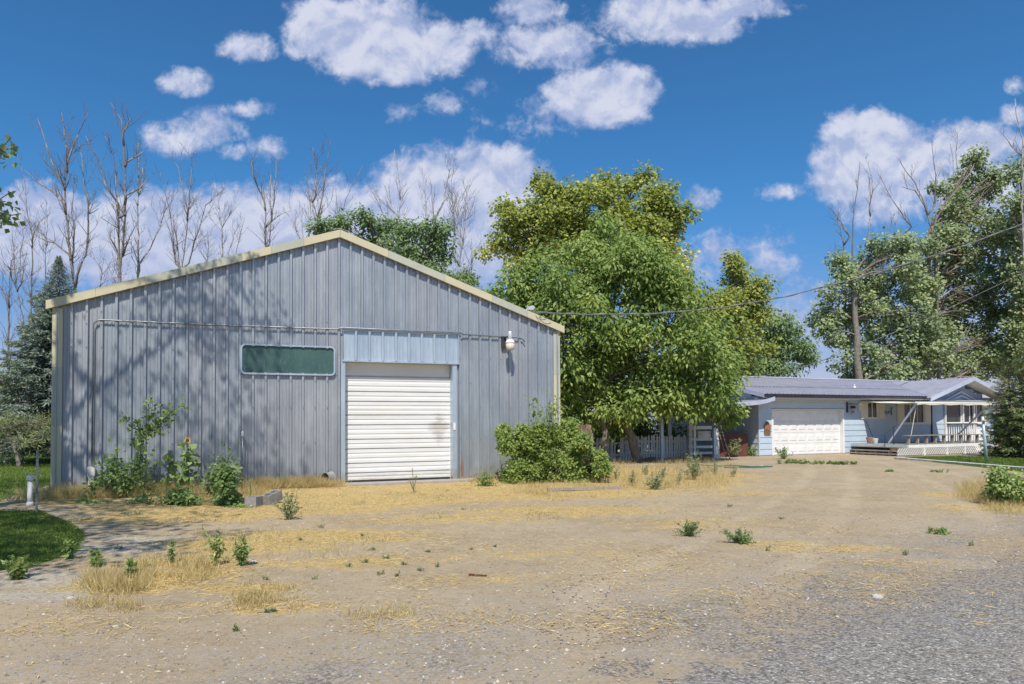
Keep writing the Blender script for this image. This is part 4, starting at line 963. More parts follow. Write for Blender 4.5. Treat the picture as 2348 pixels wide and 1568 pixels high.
for (px, py, r, l) in ((246, 1355, .055, 'pale stone in the dry grass tuft at lower left'), (275, 1358, .035, 'smaller pale stone right of the one in the dry tuft'), (163, 1373, .04, 'pale stone left of the dry grass tuft at lower left'), (265, 1437, .028, 'small white stone on bare dirt at lower left'),
                       (1745, 1070, .09, 'white stone lying by the end of the garden hose'), (2010, 1370, .05, 'whitish stone on the gravel at right centre'), (580, 1290, .05, 'brownish stone between the weeds and the dirt at left')):
    stone(px, py, r, l)
p = gr(1340, 1123); tag(MB().box(-.9, .9, -.09, .09, 0, .06).build('plank', MT['grey_wood'], None, loc=(p.x, p.y, 0), rot=(0, 0, .12)), 'grey weathered plank lying in the straw below the bush', 'plank')
p = gr(650, 1398); tag(MB().box(-.22, .22, -.02, .02, 0, .018).build('stick', MT['drystem'], None, loc=(p.x, p.y, .01), rot=(0, 0, .5)), 'short dry stick lying on the dirt at lower left', 'stick')
p = gr(1095, 1322); tag(MB().box(-.10, .10, -.015, .015, 0, .02).build('wood_chip', MT['red_brown'], None, loc=(p.x, p.y, .005), rot=(0, 0, -.4)), 'reddish wood sliver on the dirt below the green patch', 'wood sliver')

# ------------------------------------------------------------------ trees
def clumps_to_leaves(C, R, per, L, W, droop=.3, tint=(0, 1), up=.8, crown_c=None, jitter=.35):
    """leaves scattered round clump centres C (n,3) with radii R; returns leaf arrays"""
    n = len(C); idx = np.repeat(np.arange(n), per); N = len(idx)
    off = RNG.normal(size=(N, 3)) * .5; ln = np.linalg.norm(off, axis=1, keepdims=True); off = off / np.maximum(ln, 1e-6) * np.minimum(ln, 1.0)
    P = C[idx] + off * R[idx][:, None] * np.array([1, 1, .8])
    out = off + RNG.normal(size=(N, 3)) * .35
    ax = norm(out * np.array([1, 1, .6]) + np.array([0, 0, -droop]))
    nr = norm(np.array([0, -.8, up]) + RNG.normal(size=(N, 3)) * .55 + off * .5)
    ct = RNG.uniform(tint[0], tint[1], n); t = ct[idx] + RNG.normal(size=N) * jitter
    s = RNG.uniform(.7, 1.25, N)
    return P, ax, nr, L * s, W * s, t
def in_view_block(P, margin=.0): return None
def lobes_world(lobes, Y, dj=0.0, conv=None, ls=1.0):
    out = []
    for l in lobes:
        x, y, rx, ry = l[:4]; dyv = l[4] if len(l) > 4 else RNG.uniform(-1, 1) * dj
        if conv: x, y = conv(x, y); rx, ry = rx / conv.s, ry / conv.s
        c = at(x, y, Y + dyv); k = (Y + dyv) / F; out.append((np.array(c), rx * k * ls, ry * k * ls))
    return out
def crown(lobes, dens, crad, per, L, W, depth=1.0, **kw):
    Cs, Rs = [], []
    for (c, rx, rz_) in lobes:
        rx2, rz2 = max(rx - crad * .5, .15), max(rz_ - crad * .5, .15); ry = (rx2 * .6 + rz2 * .4) * depth
        area = 4 * PI * ((rx2 * rz2 + rx2 * ry + ry * rz2) / 3); n = max(3, int(area * dens))
        d = rnd_dir(n) * (RNG.uniform(.30, 1.0, (n, 1)) ** .45); Cs.append(c + d * np.array([rx2, ry, rz2])); Rs.append(RNG.uniform(.65, 1.3, n) * crad)
    return np.concatenate(Cs), np.concatenate(Rs)
def limb(b, p, q, r0, r1, n=6, sag=.1, sides=6):
    p, q = Vector(p), Vector(q); d = (q - p).length
    o1 = Vector(RNG.normal(size=3)) * d * sag * .35
    pts = []; rr = []
    for k in range(n + 1):
        t = k / n; c = p.lerp(q, t) + o1 * math.sin(PI * t) + Vector((0, 0, d * sag * .6 * math.sin(PI * t) * (1 - t))) + Vector(RNG.normal(size=3)) * d * .012 * (0 if k in (0, n) else 1)
        pts.append(c); rr.append(r0 + (r1 - r0) * t)
    b.tube(pts, rr, sides); return pts
def leafy_tree(name, label, cat, base, lobes, Y, leaf, bark='bark', dens=1.6, crad=.55, per=42, L=.12, W=.08, trunk_r=.22, trunk_top=None, depth=1.0, dj=1.0, conv=None, group=None, extra_trunks=(), tintfun=None, droop=.3, tint=(0, 1), twigs=1.0, ls=1.0, zmin=.4):
    g = Vector((base[0], base[1], 0)); t = thing(name, label, cat, g, 0, group); gv = np.array(g)
    lw0 = lobes_world(lobes, Y, dj, conv, ls); lw = []
    for (c, rx, rz_) in lw0:
        lw.append((c, rx * .86, rz_ * .86))
    lwx = list(lw)
    for (c, rx, rz_) in lw0:
        for q in range(3):
            d = rnd_dir(1)[0]; f = RNG.uniform(.22, .42); lwx.append((c + d * np.array([rx, min(rx, rz_), rz_]) * RNG.uniform(.72, .98), rx * f, rz_ * f))
    if min(lw0[0][1], lw0[0][2]) < .5: lwx = lw0; lw = lw0
    C, R = crown(lwx, dens, crad, per, L, W, depth)
    ok = C[:, 2] > zmin; C, R = C[ok], R[ok]
    P, ax, nr, Ls, Ws, tt = clumps_to_leaves(C, R, per, L, W, droop, tint)
    if tintfun is not None: tt = tintfun(P, tt)
    leaves_obj('crown', MT[leaf], t, P - gv, ax, nr, Ls, Ws, tt)
    b = MB(); top = Vector(trunk_top) - g if trunk_top is not None else Vector((0, 0, 3))
    for (bs, tpv, r) in [(Vector((0, 0, -.05)), top, trunk_r)] + [(Vector(e[0]) - g, Vector(e[1]) - g, e[2]) for e in extra_trunks]:
        tr = limb(b, bs, tpv, r, r * .55, 8, .05, 9)
    cents = np.array([l[0] for l in lw]) - gv
    for q, c in enumerate(cents):
        src = min(([Vector(p) for p in tr]), key=lambda s: (s - Vector(c)).length + max(0, s.z - c[2]) * 2)
        pts = limb(b, src, c, trunk_r * .24, trunk_r * .07, 6, .12, 5)
        m = C[np.linalg.norm((C - gv) - c, axis=1) < max(lw[q][1], lw[q][2])]
        for k in range(int(min(len(m), 16) * twigs)):
            e = m[RNG.integers(len(m))] - gv; limb(b, pts[RNG.integers(2, 6)], e, trunk_r * .09, .008, 4, .1, 4)
    b.build('trunk', MT[bark], t, True); return t
class Conv:
    def __init__(s, x0, y0, sc_): s.x0, s.y0, s.s = x0, y0, sc_
    def __call__(s, x, y): return s.x0 + x / s.s, s.y0 + y / s.s
zA = Conv(0, 229.2, 3.157); zB = Conv(534.8, 305.6, 3.415); z8 = Conv(1795.4, 191.0, 2.280); z2 = Conv(0, 840.4, 3.415); z5 = Conv(1069.6, 878.6, 3.615)

# the big fresh-green tree in the middle
b0 = gr(1432, 1049); FT = [(1180,670,75,100),(1150,730,50,70),(1400,700,180,190),(1290,760,160,170),(1520,760,150,180),(1400,870,220,95),(1590,850,115,110),(1240,660,90,110),(1190,740,60,80),(1330,610,115,105),(1470,630,105,105),(1310,910,60,70),(1540,650,70,90),(1620,920,70,62),(1480,930,110,58),(1560,930,70,50),(1380,960,55,35),(1650,900,45,45),(1680,940,35,28),(1600,760,70,90),(1400,560,90,70),(1270,880,50,100),(1655,850,45,60),(1330,970,50,45)]
leafy_tree('green_tree', 'broad fresh-green tree hanging over the picket fence right of the barn', 'tree', (b0.x, 27.6), FT, 27.0, 'l_front', dens=2.25, crad=.54, per=54, L=.20, W=.09, trunk_r=.20, trunk_top=at(1420, 900, 27.3), depth=.78, dj=1.5,
           extra_trunks=[((at(1386, 1050, 27.0).x, 27.0, -.05), at(1375, 880, 27.0), .14)], droop=.6, tint=(-.45, 1.15))
# the tall yellowing tree behind it
YT = [(1290,525,100,70),(1360,570,130,70),(1230,520,80,55),(1450,540,110,80),(1460,470,105,80),(1330,480,115,80),(1250,475,70,55),(1525,520,50,75),(1165,520,45,58),(1135,565,38,28),(1200,560,75,60),(1420,560,150,80),(1535,610,48,60),(1465,412,34,28),(1290,430,46,28),(1558,655,34,45),(1390,430,50,30),(1240,430,26,22),(1520,450,28,30),(1560,490,20,28),(1150,480,26,22),(1380,520,90,60)]
def ytint(P, t): return t + np.clip((vnoise(P[:, 0] * 1.0 + 50, P[:, 2] * 1.0, 2.1, 12) - .48) * 3.6, -.2, 1.3) * np.clip((13.9 - P[:, 2]) / 3.5, 0, 1)
leafy_tree('yellowing_tree', 'tallest rounded tree with yellowing leaves rising behind the fresh-green tree', 'tree', (at(1400, 900, 36).x, 36.0), YT, 36.0, 'l_yellow', dens=2.1, crad=.55, per=48, L=.19, W=.15, trunk_r=.33, trunk_top=at(1400, 620, 36), depth=.9, dj=1.5, tintfun=ytint, tint=(.1, .9))
RT = [(1690,635,42,40),(1680,700,72,60),(1735,700,50,55),(1640,720,62,80),(1700,780,74,70),(1620,800,75,90),(1685,600,20,26),(1740,660,26,28),(1620,690,30,40),(1660,850,70,60)]
leafy_tree('pointed_tree', 'pointed green tree with a yellowish lower side, right of the yellowing tree', 'tree', (at(1670, 900, 38).x, 38.0), RT, 38.0, 'l_yellow', dens=2.3, crad=.55, per=46, L=.19, W=.14, trunk_r=.22, trunk_top=at(1675, 720, 38), depth=.9, tint=(0, .9),
           tintfun=lambda P, t: t + np.clip((vnoise(P[:, 0], P[:, 2], 1.8, 15) - .55) * 3, -.3, .9) * np.clip((8.0 - P[:, 2]) / 3, 0, 1))
DT = [(1770,750,62,62),(1815,795,50,42),(1750,815,70,50),(1850,822,28,18),(1720,840,60,35),(1800,840,60,24)]
leafy_tree('walnut_tree', 'dark green spreading tree just above the garage roof', 'tree', (at(1770, 900, 42).x, 42.0), DT, 42.0, 'l_dark', dens=2.3, crad=.6, per=46, L=.24, W=.10, trunk_r=.22, trunk_top=at(1765, 800, 42), droop=.6)
BT = [(900,575,65,65),(852,530,44,36),(838,492,18,26),(955,560,72,62),(1010,560,40,50),(985,630,80,48),(1030,650,48,38),(740,522,20,14),(785,512,34,18),(1062,640,26,26),(1000,520,26,24),(905,515,24,24)]
leafy_tree('ash_tree', 'dark green leafy tree rising behind the barn roof right of its ridge', 'tree', (at(930, 900, 34).x, 36.0), BT, 36.0, 'l_dark', dens=2.6, crad=.5, per=44, L=.20, W=.10, trunk_r=.2, trunk_top=at(930, 640, 36), droop=.5)
# cottonwoods behind the house
LC = [(320,950,72,58),(290,1085,85,75),(205,1185,75,80),(340,1225,120,85),(455,900,62,66),(560,880,84,76),(690,855,64,62),(480,1040,110,95),(600,1080,120,110),(430,1410,85,75),(560,1350,130,110),(650,1480,130,80),(530,1500,140,55),(300,1330,55,45),(240,1290,40,40),(400,1130,110,80),(500,1220,120,100),(690,1200,80,110),(640,960,90,80),(380,1010,80,70),(700,1380,80,90),(460,1560,160,50),(350,1500,60,60)]
leafy_tree('cottonwood_tree', 'left cottonwood with grey trunk and dead tops behind the house roof', 'tree', (at(1966, 900, 42.6).x, 42.6), LC, 44.0, 'l_cotton', 'bark', depth=.6, dens=1.6, crad=.6, per=46, L=.20, W=.17, trunk_r=.26, trunk_top=at(1955, 640, 43), conv=z8, tint=(0, 1.1), ls=1.28)
MC = [(980,480,52,66),(960,580,100,84),(1090,560,60,74),(900,720,110,85),(1045,720,140,105),(870,840,92,76),(1100,900,160,120),(955,1000,100,100),(1150,1100,120,140),(1000,1230,120,120),(870,1445,110,58),(1100,1330,140,110),(750,1310,70,110),(990,400,36,36),(1120,490,40,40),(850,540,50,40),(950,870,110,100),(880,1080,70,90),(1040,1130,110,100),(900,1250,80,90),(980,1380,110,90),(1180,1480,90,60),(1000,1510,120,45),(830,950,50,60),(720,960,70,70),(740,1100,60,80),(765,1210,60,80),(720,1430,80,80),(810,1490,80,50),(845,1210,50,70),(690,1000,85,85,-3),(640,1250,80,100,-3),(765,880,55,60,-3.5),(850,1340,50,60,-4),(775,1360,45,50,-4),(700,1120,70,80,-2),(900,640,60,60,-2),(840,760,55,60,-3)]
leafy_tree('cottonwood_tree', 'tall cottonwood with forked pale trunk above the house roof at right', 'tree', (at(2150, 900, 44.6).x, 44.6), MC, 48.0, 'l_cotton', 'bark_pale', depth=.55, dens=1.5, crad=.62, per=44, L=.21, W=.18, trunk_r=.29, trunk_top=at(2135, 520, 45.6), conv=z8, tint=(0, 1.1), ls=1.28)
RC = [(1230,480,40,70),(1210,640,60,80),(1230,800,80,120),(1260,980,90,120),(1240,1350,70,140),(1280,1180,90,120),(1160,1400,70,60),(1330,700,90,200),(1330,1100,90,250)]
leafy_tree('cottonwood_tree', 'cottonwood cut off by the right edge of the picture', 'tree', (at(2365, 900, 45).x, 45.0), RC, 45.0, 'l_cotton', 'bark', dens=1.9, crad=.65, per=46, L=.21, W=.18, trunk_r=.3, trunk_top=at(2365, 620, 45), conv=z8, tint=(0, 1.1), ls=1.28)
for (px, py, lb) in ((1335, 990, 'dark shrub behind the weathered fence near the barn corner'), (1425, 985, 'dark shrub behind the fence under the big tree'), (1500, 985, 'dark shrub beside the left end of the house')):
    leafy_tree('dark_shrub', lb, 'shrub', (at(px, 1040, 34).x, 34.0), [(px, py, 55, 50), (px - 30, py + 25, 45, 36), (px + 35, py + 20, 45, 40)], 34, 'l_dark', dens=2.6, crad=.4, per=44, L=.16, W=.08, trunk_r=.06, trunk_top=at(px, py, 34), twigs=.4)
# far trees closing the view at left
leafy_tree('distant_tree', 'dark green tree far behind the spruce at the left edge', 'tree', (at(-10, 900, 60).x, 60), [(-20,900,50,70),(15,960,45,60),(-40,980,60,60),(20,860,22,36),(70,970,60,70),(120,990,50,60)], 60, 'l_dark', dens=.8, crad=.9, per=40, L=.3, W=.25, trunk_r=.3, trunk_top=at(-10, 900, 60), twigs=.2)
leafy_tree('distant_tree', 'dark tree beyond the evergreen at the right edge', 'tree', (at(2420, 900, 50).x, 50), [(2400,800,70,120),(2430,900,90,110)], 50, 'l_dark', dens=.8, crad=.9, per=40, L=.26, W=.2, trunk_r=.3, trunk_top=at(2420, 850, 50), twigs=.2)

# bare trees: stems given one by one, twigs grown from them
def grow(b, p, d, L, r, lvl):
    n = 5; pts = [p]; dd = d.normalized(); step = L / n
    for k in range(n):
        dd = (dd + Vector(RNG.normal(size=3)) * .13 + Vector((0, 0, .10))).normalized(); pts.append(pts[-1] + dd * step)
    rr = [max(r * (1 - .8 * k / n), .006) for k in range(n + 1)]
    b.tube(pts, rr, 4 if r > .02 else 3, False)
    if lvl > 0:
        for k in range(int(3 + L * 1.6)):
            t = RNG.uniform(.2, 1) * n; i_ = min(int(t), n - 1); q = pts[i_].lerp(pts[i_ + 1], t - i_)
            s = Vector(RNG.normal(size=3)); s = (s - dd * s.dot(dd)).normalized()
            grow(b, q, dd * .75 + s * .7 + Vector((0, 0, .25)), L * RNG.uniform(.28, .55), max(r * .45, .008), lvl - 1)
def bare_tree(label, stems, Y, conv, r0=9.0, bark='bark_pale', tw=1.0, name='bare_tree', twl=1.5):
    x0, y0 = conv(*stems[0][0]); base = at(x0, y0, Y); g = Vector((base.x, base.y, 0)); t = thing(name, label, 'bare tree', g, 0, 'dead bare trees')
    b = MB(); tb = MB(); k_ = Y / F / conv.s; done = []
    for si, st_ in enumerate(stems):
        P_ = [at(*conv(*p), Y + (0 if si == 0 else RNG.uniform(-.3, .3))) - g for p in st_]
        r = r0 * 1.0 * (1.0 if si == 0 else .62) * (len(st_) > 2 and 1 or .6)
        if si == 0: P_ = [Vector((P_[0].x * .3, 0, -.05))] + P_
        else:
            cand = [q for q in done if P_[0].z - q.z > .9 * ((q - P_[0]).xy.length) - .12]; nq = min(cand, key=lambda q: (q - P_[0]).length) if cand else None
            P_ = [nq if nq is not None and (nq - P_[0]).length < 3.0 else Vector((P_[0].x, P_[0].y, -.05))] + P_
        # refine and roughen
        Q_ = []
        for a, c in zip(P_[:-1], P_[1:]):
            m = max(2, int((c - a).length / .5))
            for k in range(m): Q_.append(a.lerp(c, k / m) + (Vector(RNG.normal(size=3)) * .02 if Q_ else Vector((0, 0, 0))))
        Q_.append(P_[-1]); n = len(Q_); R_ = [max(r * k_ * (1 - .82 * k / (n - 1)), .009) for k in range(n)]
        b.tube(Q_, R_, 6 if r > 4 else 5); done += Q_
        if n > 12 and RNG.random() < .35:
            q = Q_[int(n * RNG.uniform(.3, .6))]; d = Vector((RNG.normal(), RNG.normal() * .4, .5)).normalized(); b.tube([q, q + d * .35, q + d * RNG.uniform(.6, 1.1) + Vector((0, 0, .1))], [r * k_ * .4, r * k_ * .32, r * k_ * .26], 5)
        L_ = sum((c - a).length for a, c in zip(Q_[:-1], Q_[1:]))
        for k in range(int(L_ * 2.8 * tw)):
            i_ = int(RNG.uniform(.25 if si == 0 else .15, .99) * (n - 1)); q = Q_[i_]
            if (q + g).z < 4.2: continue
            d = (Q_[min(i_ + 1, n - 1)] - Q_[max(i_ - 1, 0)]).normalized(); s = Vector(RNG.normal(size=3)); s = (s - d * s.dot(d)).normalized()
            grow(tb, q, d * .8 + s * .75 + Vector((0, 0, .3)), RNG.uniform(.5, 1.25) * twl * (1.1 - .5 * i_ / n), min(R_[i_] * .45, .022), 1 if RNG.random() < .7 else 0)
    b.build('trunk', MT[bark], t, True); tag(tb.build('twigs', MT['twig'], t, True), kind='stuff'); return t
TY = 42.0
bare_tree('bare tree at the far left edge with a broken forked stem', [[(65,1568),(68,1300),(80,1160),(98,1150)],[(80,1230),(40,1190),(0,1140)],[(60,1450),(20,1380),(-10,1330)]], TY - 2, zA, 11, 'bark')
bare_tree('thin bare tree of three wands beside the far-left broken stem', [[(165,1568),(110,1330),(140,1190),(165,1000),(165,900)],[(110,1330),(100,1100),(85,900)],[(150,1330),(180,1180),(200,1060)]], TY, zA, 8)
bare_tree('slender leaning bare tree rising out of the left side of the spruce', [[(225,1430),(235,1200),(235,1010),(205,830),(170,560),(125,390)],[(235,1010),(280,880),(240,840)]], TY - 1, zA, 9)
bare_tree('thin bare tree directly above the spruce tip', [[(330,1180),(335,1000),(345,850),(365,770)],[(340,1010),(300,950),(260,900)]], TY, zA, 6)
bare_tree('big many-stemmed bare tree right of the spruce tip', [[(545,1380),(520,1230),(500,1020),(480,830),(470,650),(490,400),(460,200),(445,90)],[(520,1150),(540,950),(520,820),(545,540)],[(560,1270),(620,1130),(640,900),(640,760),(605,560),(590,420),(570,320)],[(470,620),(400,510),(340,340),(270,130)],[(500,1120),(400,1040),(290,995),(230,960)],[(480,480),(560,260),(640,90)],[(460,750),(380,660),(260,590),(180,510)]], TY - 3, zA, 15)
bare_tree('tallest bare tree with orange bark left of the barn roof middle', [[(870,1310),(875,1130),(905,900),(905,680),(905,480),(890,250),(880,140),(800,20)],[(860,1150),(855,850),(840,560),(820,400),(760,260)],[(900,830),(850,750),(760,610),(720,460),(620,260)],[(915,690),(1010,640),(1080,560)],[(915,450),(1010,400),(1050,370)],[(890,1130),(940,980),(1000,870)],[(860,1110),(800,1000),(770,930)],[(890,240),(935,160),(960,100)]], TY - 3, zA, 15)
bare_tree('white-barked bare tree with one long limb leaning right', [[(1000,1280),(1000,1050),(1000,850),(1000,680),(1000,520),(1000,310)],[(1010,1180),(1080,1080),(1130,980),(1200,800),(1280,660)],[(1000,700),(1040,580),(1030,490)]], TY - 1, zA, 12, 'bark_white')
bare_tree('low sprawling bare tree at the left end of the barn roof', [[(720,1350),(740,1260),(800,1180),(860,1130)],[(740,1250),(690,1160),(640,1080)],[(760,1310),(850,1280),(950,1240)]], TY - 4, zA, 8, 'bark_white')
bare_tree('five-stemmed bare tree fanning out over the left roof slope', [[(1320,1190),(1350,960),(1360,800),(1385,580),(1390,350)],[(1300,1200),(1290,1100),(1260,900),(1255,830)],[(1360,1180),(1410,1020),(1490,760),(1560,700),(1640,620)],[(1270,1190),(1240,920),(1210,740),(1160,530)],[(1360,800),(1320,640),(1290,500),(1240,380)]], TY - 2, zA, 11)
bare_tree('thin pale bare tree right of the fanning one', [[(1610,1120),(1605,930),(1590,800),(1570,680),(1550,600)],[(1605,930),(1660,840),(1740,740)]], TY + 2, zA, 9, 'bark_white')
bare_tree('short bare sapling between the fanning tree and the thin pale one', [[(1500,1150),(1510,1050),(1500,940)],[(1490,1150),(1440,1080),(1410,1010)]], TY + 3, zA, 7)
bare_tree('small leaning bare tree with two wands over the left roof slope', [[(1710,1100),(1740,980),(1770,850)],[(1650,1120),(1690,1020),(1700,930)]], TY + 1, zA, 8)
bare_tree('bare tree of twisted stems half way along the left roof slope', [[(1945,1040),(1965,870),(1955,720),(1960,540)],[(1920,1050),(1920,800),(1905,640),(1905,560)],[(1915,740),(1870,640),(1830,540),(1820,460),(1835,400)],[(1965,870),(1980,740),(1990,600),(2000,400)]], TY - 2, zA, 12)
bare_tree('bare tree just left of the barn ridge with white upper stems', [[(665,760),(655,650),(620,540),(590,420),(560,340)],[(660,690),(690,520),(710,400),(730,250),(760,50)],[(640,500),(655,380),(655,280),(660,130)],[(655,280),(620,110)],[(680,640),(700,550)]], TY - 1, zB, 13)
bare_tree('bare tree leaning right above the barn ridge', [[(850,650),(880,520),(930,400),(1010,260)],[(820,640),(810,560),(800,420)]], TY, zB, 9)
bare_tree('thin bare whips low beside the barn ridge on its left', [[(540,800),(540,700),(510,510)],[(500,780),(460,650),(435,490)],[(590,780),(585,600),(580,430)]], TY + 2, zB, 7, 'bark_white')
bare_tree('white bare tree behind the dark green ash, left one', [[(1300,660),(1305,460),(1285,280),(1260,130)],[(1305,450),(1330,290)],[(1235,600),(1230,500),(1210,400)],[(1170,640),(1130,530),(1100,440)]], TY, zB, 10, 'bark_white')
bare_tree('straight bare tree standing in the middle of the dark green ash', [[(1515,850),(1505,620),(1495,400),(1470,240)],[(1575,720),(1560,550),(1540,400)],[(1580,670),(1640,540),(1670,420),(1690,300),(1665,200)]], TY, zB, 11, 'bark_white')
bare_tree('bushy bare tree between the dark ash and the yellowing tree', [[(1770,1050),(1800,850),(1815,680),(1830,560),(1820,380)],[(1815,680),(1870,580),(1900,450)],[(1720,950),(1725,780),(1760,680),(1700,420)],[(1860,1080),(1865,990),(1880,900)],[(1780,800),(1760,640),(1740,480)],[(1725,780),(1715,560),(1705,300)]], TY - 2, zB, 9, 'bark_white', 1.8)
bare_tree('dark bare snag rising from the left cottonwood', [[(320,890),(300,760),(270,680),(230,640)],[(345,800),(300,720),(250,660)]], 46, z8, 9, 'bark_pale', .7)
bare_tree('straight dark bare pole-like snag above the left cottonwood', [[(360,920),(365,720),(385,560),(400,410)]], 46.5, z8, 8, 'bark', .4)
bare_tree('thin pale bare snag behind the left cottonwood, second wand', [[(445,830),(455,650),(450,500)],[(450,640),(470,560),(445,410)]], 47, z8, 7, 'bark_white', .6)
bare_tree('reddish leaning bare snag between the two cottonwoods', [[(520,860),(550,780),(580,680)],[(670,750),(590,640),(540,560),(505,480)]], 47, z8, 8, 'bark_pale', .9)
bare_tree('tall bleached fork standing out of the big cottonwood', [[(800,1000),(780,780),(740,640),(690,520),(640,460),(605,390)],[(790,640),(795,480),(775,310)],[(740,640),(690,560),(620,540)]], 45.3, z8, 9, 'bark_pale', .6)
bare_tree('white bare wands behind the top of the big cottonwood', [[(890,560),(885,380),(870,300)],[(850,520),(820,400)],[(920,500),(900,380),(910,250)]], 52, z8, 7, 'bark_white', .7)
bare_tree('tall bare stem at the right edge above the cottonwoods', [[(1250,640),(1250,300),(1220,180),(1210,80)],[(1250,380),(1190,330),(1140,260)]], 43, z8, 9, 'bark_white', .6)

# conifers
def conifer(name, label, base, h, rmax, leaf, n_br, L, W, rpow=.8, z0=.3, dense=60, cat='conifer'):
    t = thing(name, label, cat, (base[0], base[1], 0)); b = MB(); b.tube([(0, 0, -.05), (.03, 0, h * .5), (0, 0, h)], [h * .018, h * .01, .01], 8)
    Ps, As, Ns, Ts, Ls = [], [], [], [], []
    for k in range(n_br):
        f = (k + .5) / n_br; z = z0 + (h - z0) * f ** .9; r = rmax * (1 - (z - z0) / (h - z0)) ** rpow * RNG.uniform(.66, 1.16) + .05
        an = k * 2.39996 + RNG.uniform(-.3, .3); d = Vector((math.cos(an), math.sin(an), 0)); p0 = Vector((0, 0, z + r * .12))
        tip = p0 + d * r + Vector((0, 0, -r * RNG.uniform(.12, .30))); mid = p0 + d * r * .55 + Vector((0, 0, -r * .16)); tip.z += r * .08
        b.tube([p0, mid, tip], [max(.012, r * .02), .01, .005], 4)
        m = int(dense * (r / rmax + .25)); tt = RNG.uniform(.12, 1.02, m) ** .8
        q = np.where(tt[:, None] < .55, np.array(p0) + (np.array(mid) - np.array(p0)) * (tt[:, None] / .55), np.array(mid) + (np.array(tip) - np.array(mid)) * ((tt[:, None] - .55) / .45))
        side = np.array([-d.y, d.x, 0]); sp = RNG.normal(size=m) * r * .20 * (1.1 - tt)
        q = q + side * sp[:, None] + np.array([0, 0, 1]) * (RNG.normal(size=(m, 1)) * .04 - np.abs(sp)[:, None] * .35)
        a = np.array(d) * .8 + side * np.sign(sp)[:, None] * .7 + RNG.normal(size=(m, 3)) * .35 + np.array([0, 0, -.1])
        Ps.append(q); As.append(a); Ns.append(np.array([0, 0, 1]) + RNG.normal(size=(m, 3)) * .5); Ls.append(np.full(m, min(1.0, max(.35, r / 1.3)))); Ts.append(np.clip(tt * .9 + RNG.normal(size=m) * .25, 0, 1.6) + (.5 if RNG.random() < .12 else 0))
    P = np.concatenate(Ps); s = RNG.uniform(.7, 1.3, len(P)) * np.concatenate(Ls)
    leaves_obj('foliage', MT[leaf], t, P, np.concatenate(As), np.concatenate(Ns), L * s, W * s, np.concatenate(Ts))
    b.build('trunk', MT['bark'], t, True); return t
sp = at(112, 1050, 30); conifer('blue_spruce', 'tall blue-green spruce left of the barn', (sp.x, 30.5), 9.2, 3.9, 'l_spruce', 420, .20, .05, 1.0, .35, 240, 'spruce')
pn = at(25, 1055, 26); leafy_tree('pine_tree', 'low yellow-green pine with a bare leaning trunk in front of the spruce', 'pine tree', (pn.x, 26.5), [(60,968,60,24),(15,985,52,20),(100,990,40,18),(-20,978,45,22),(70,1008,46,13),(110,965,30,14)], 26.5, 'l_pine', dens=3.2, crad=.34, per=60, L=.18, W=.022, trunk_r=.09, trunk_top=at(18, 990, 26.5), dj=.5, droop=.0)
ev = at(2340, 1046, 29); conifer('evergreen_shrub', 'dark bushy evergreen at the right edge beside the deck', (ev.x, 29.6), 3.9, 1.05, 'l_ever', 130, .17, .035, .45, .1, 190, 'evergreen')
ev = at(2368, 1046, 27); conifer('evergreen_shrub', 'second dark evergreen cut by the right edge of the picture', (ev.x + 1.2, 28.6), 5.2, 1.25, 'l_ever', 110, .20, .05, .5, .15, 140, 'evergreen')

# tall cottonwood that shades the barn's left end: stands left of the camera, only twig ends reach the view
def shade_tree(label, base, h, rad, n_cl, per, z0):
    t = thing('cottonwood_tree', label, 'tree', (base[0], base[1], 0)); g = np.array([base[0], base[1], 0.0])
    d = rnd_dir(n_cl) * (RNG.uniform(.2, 1, (n_cl, 1)) ** .5); C = g + d * np.array([rad, rad, (h - z0) / 2]) + np.array([0, 0, (h + z0) / 2])
    keep = ~((C[:, 1] > .5) & (C[:, 0] > -.80 * C[:, 1] - .9) & (C[:, 2] < 1.6 + .70 * C[:, 1] + 1.0)); C = C[keep]
    P, ax, nr, L_, W_, tt = clumps_to_leaves(C, RNG.uniform(.4, .8, len(C)), per, .11, .10, .4)
    leaves_obj('crown', MT['l_cotton'], t, P - g, ax, nr, L_, W_, tt)
    b = MB(); limb(b, (0, 0, -.05), (.2, .1, h * .8), .32, .1, 9, .03, 10)
    for k in range(min(len(C), 26)): c = C[RNG.integers(len(C))] - g; limb(b, (.1, .05, min(max(c[2] - 2.2, 2.5), h * .75)), c, .07, .015, 5, .08, 5)
    b.build('trunk', MT['bark'], t, True); return t
shade_tree('tall cottonwood left of the picture, shading the barn end', (-10.6, 9.3), 18.5, 5.6, 270, 54, 4.5)
shade_tree('second cottonwood left of the picture, shading the lawn', (-8.4, 2.6), 14.0, 4.2, 190, 54, 4.4)
def sprig(label, stems, Y):
    g = at(-60, 420, Y); t = thing('leafy_branch', label, 'branch', g); b = MB(); Ps = []
    for s_ in stems:
        P_ = [at(*p, Y + RNG.uniform(-.15, .15)) - g for p in s_]; b.tube(P_, [.012] + [.006] * (len(P_) - 1), 4)
        for a, c in zip(P_[:-1], P_[1:]):
            for q in range(9): Ps.append(np.array(a.lerp(c, RNG.random())) + RNG.normal(size=3) * .05)
    P = np.array(Ps); n = len(P)
    leaves_obj('leaves', MT['l_dark'], t, P, RNG.normal(size=(n, 3)) * .5 + np.array([.2, 0, -.8]), RNG.normal(size=(n, 3)) + np.array([0, -.6, .5]), RNG.uniform(.055, .085, n), RNG.uniform(.05, .07, n), RNG.uniform(0, 1, n))
    b.build('twig', MT['bark'], t)
sprig('leafy twig tip entering at the upper left edge, topmost', [[(-60,360),(0,345),(25,315)],[(0,345),(40,335)],[(-20,352),(10,365)]], 6.4)
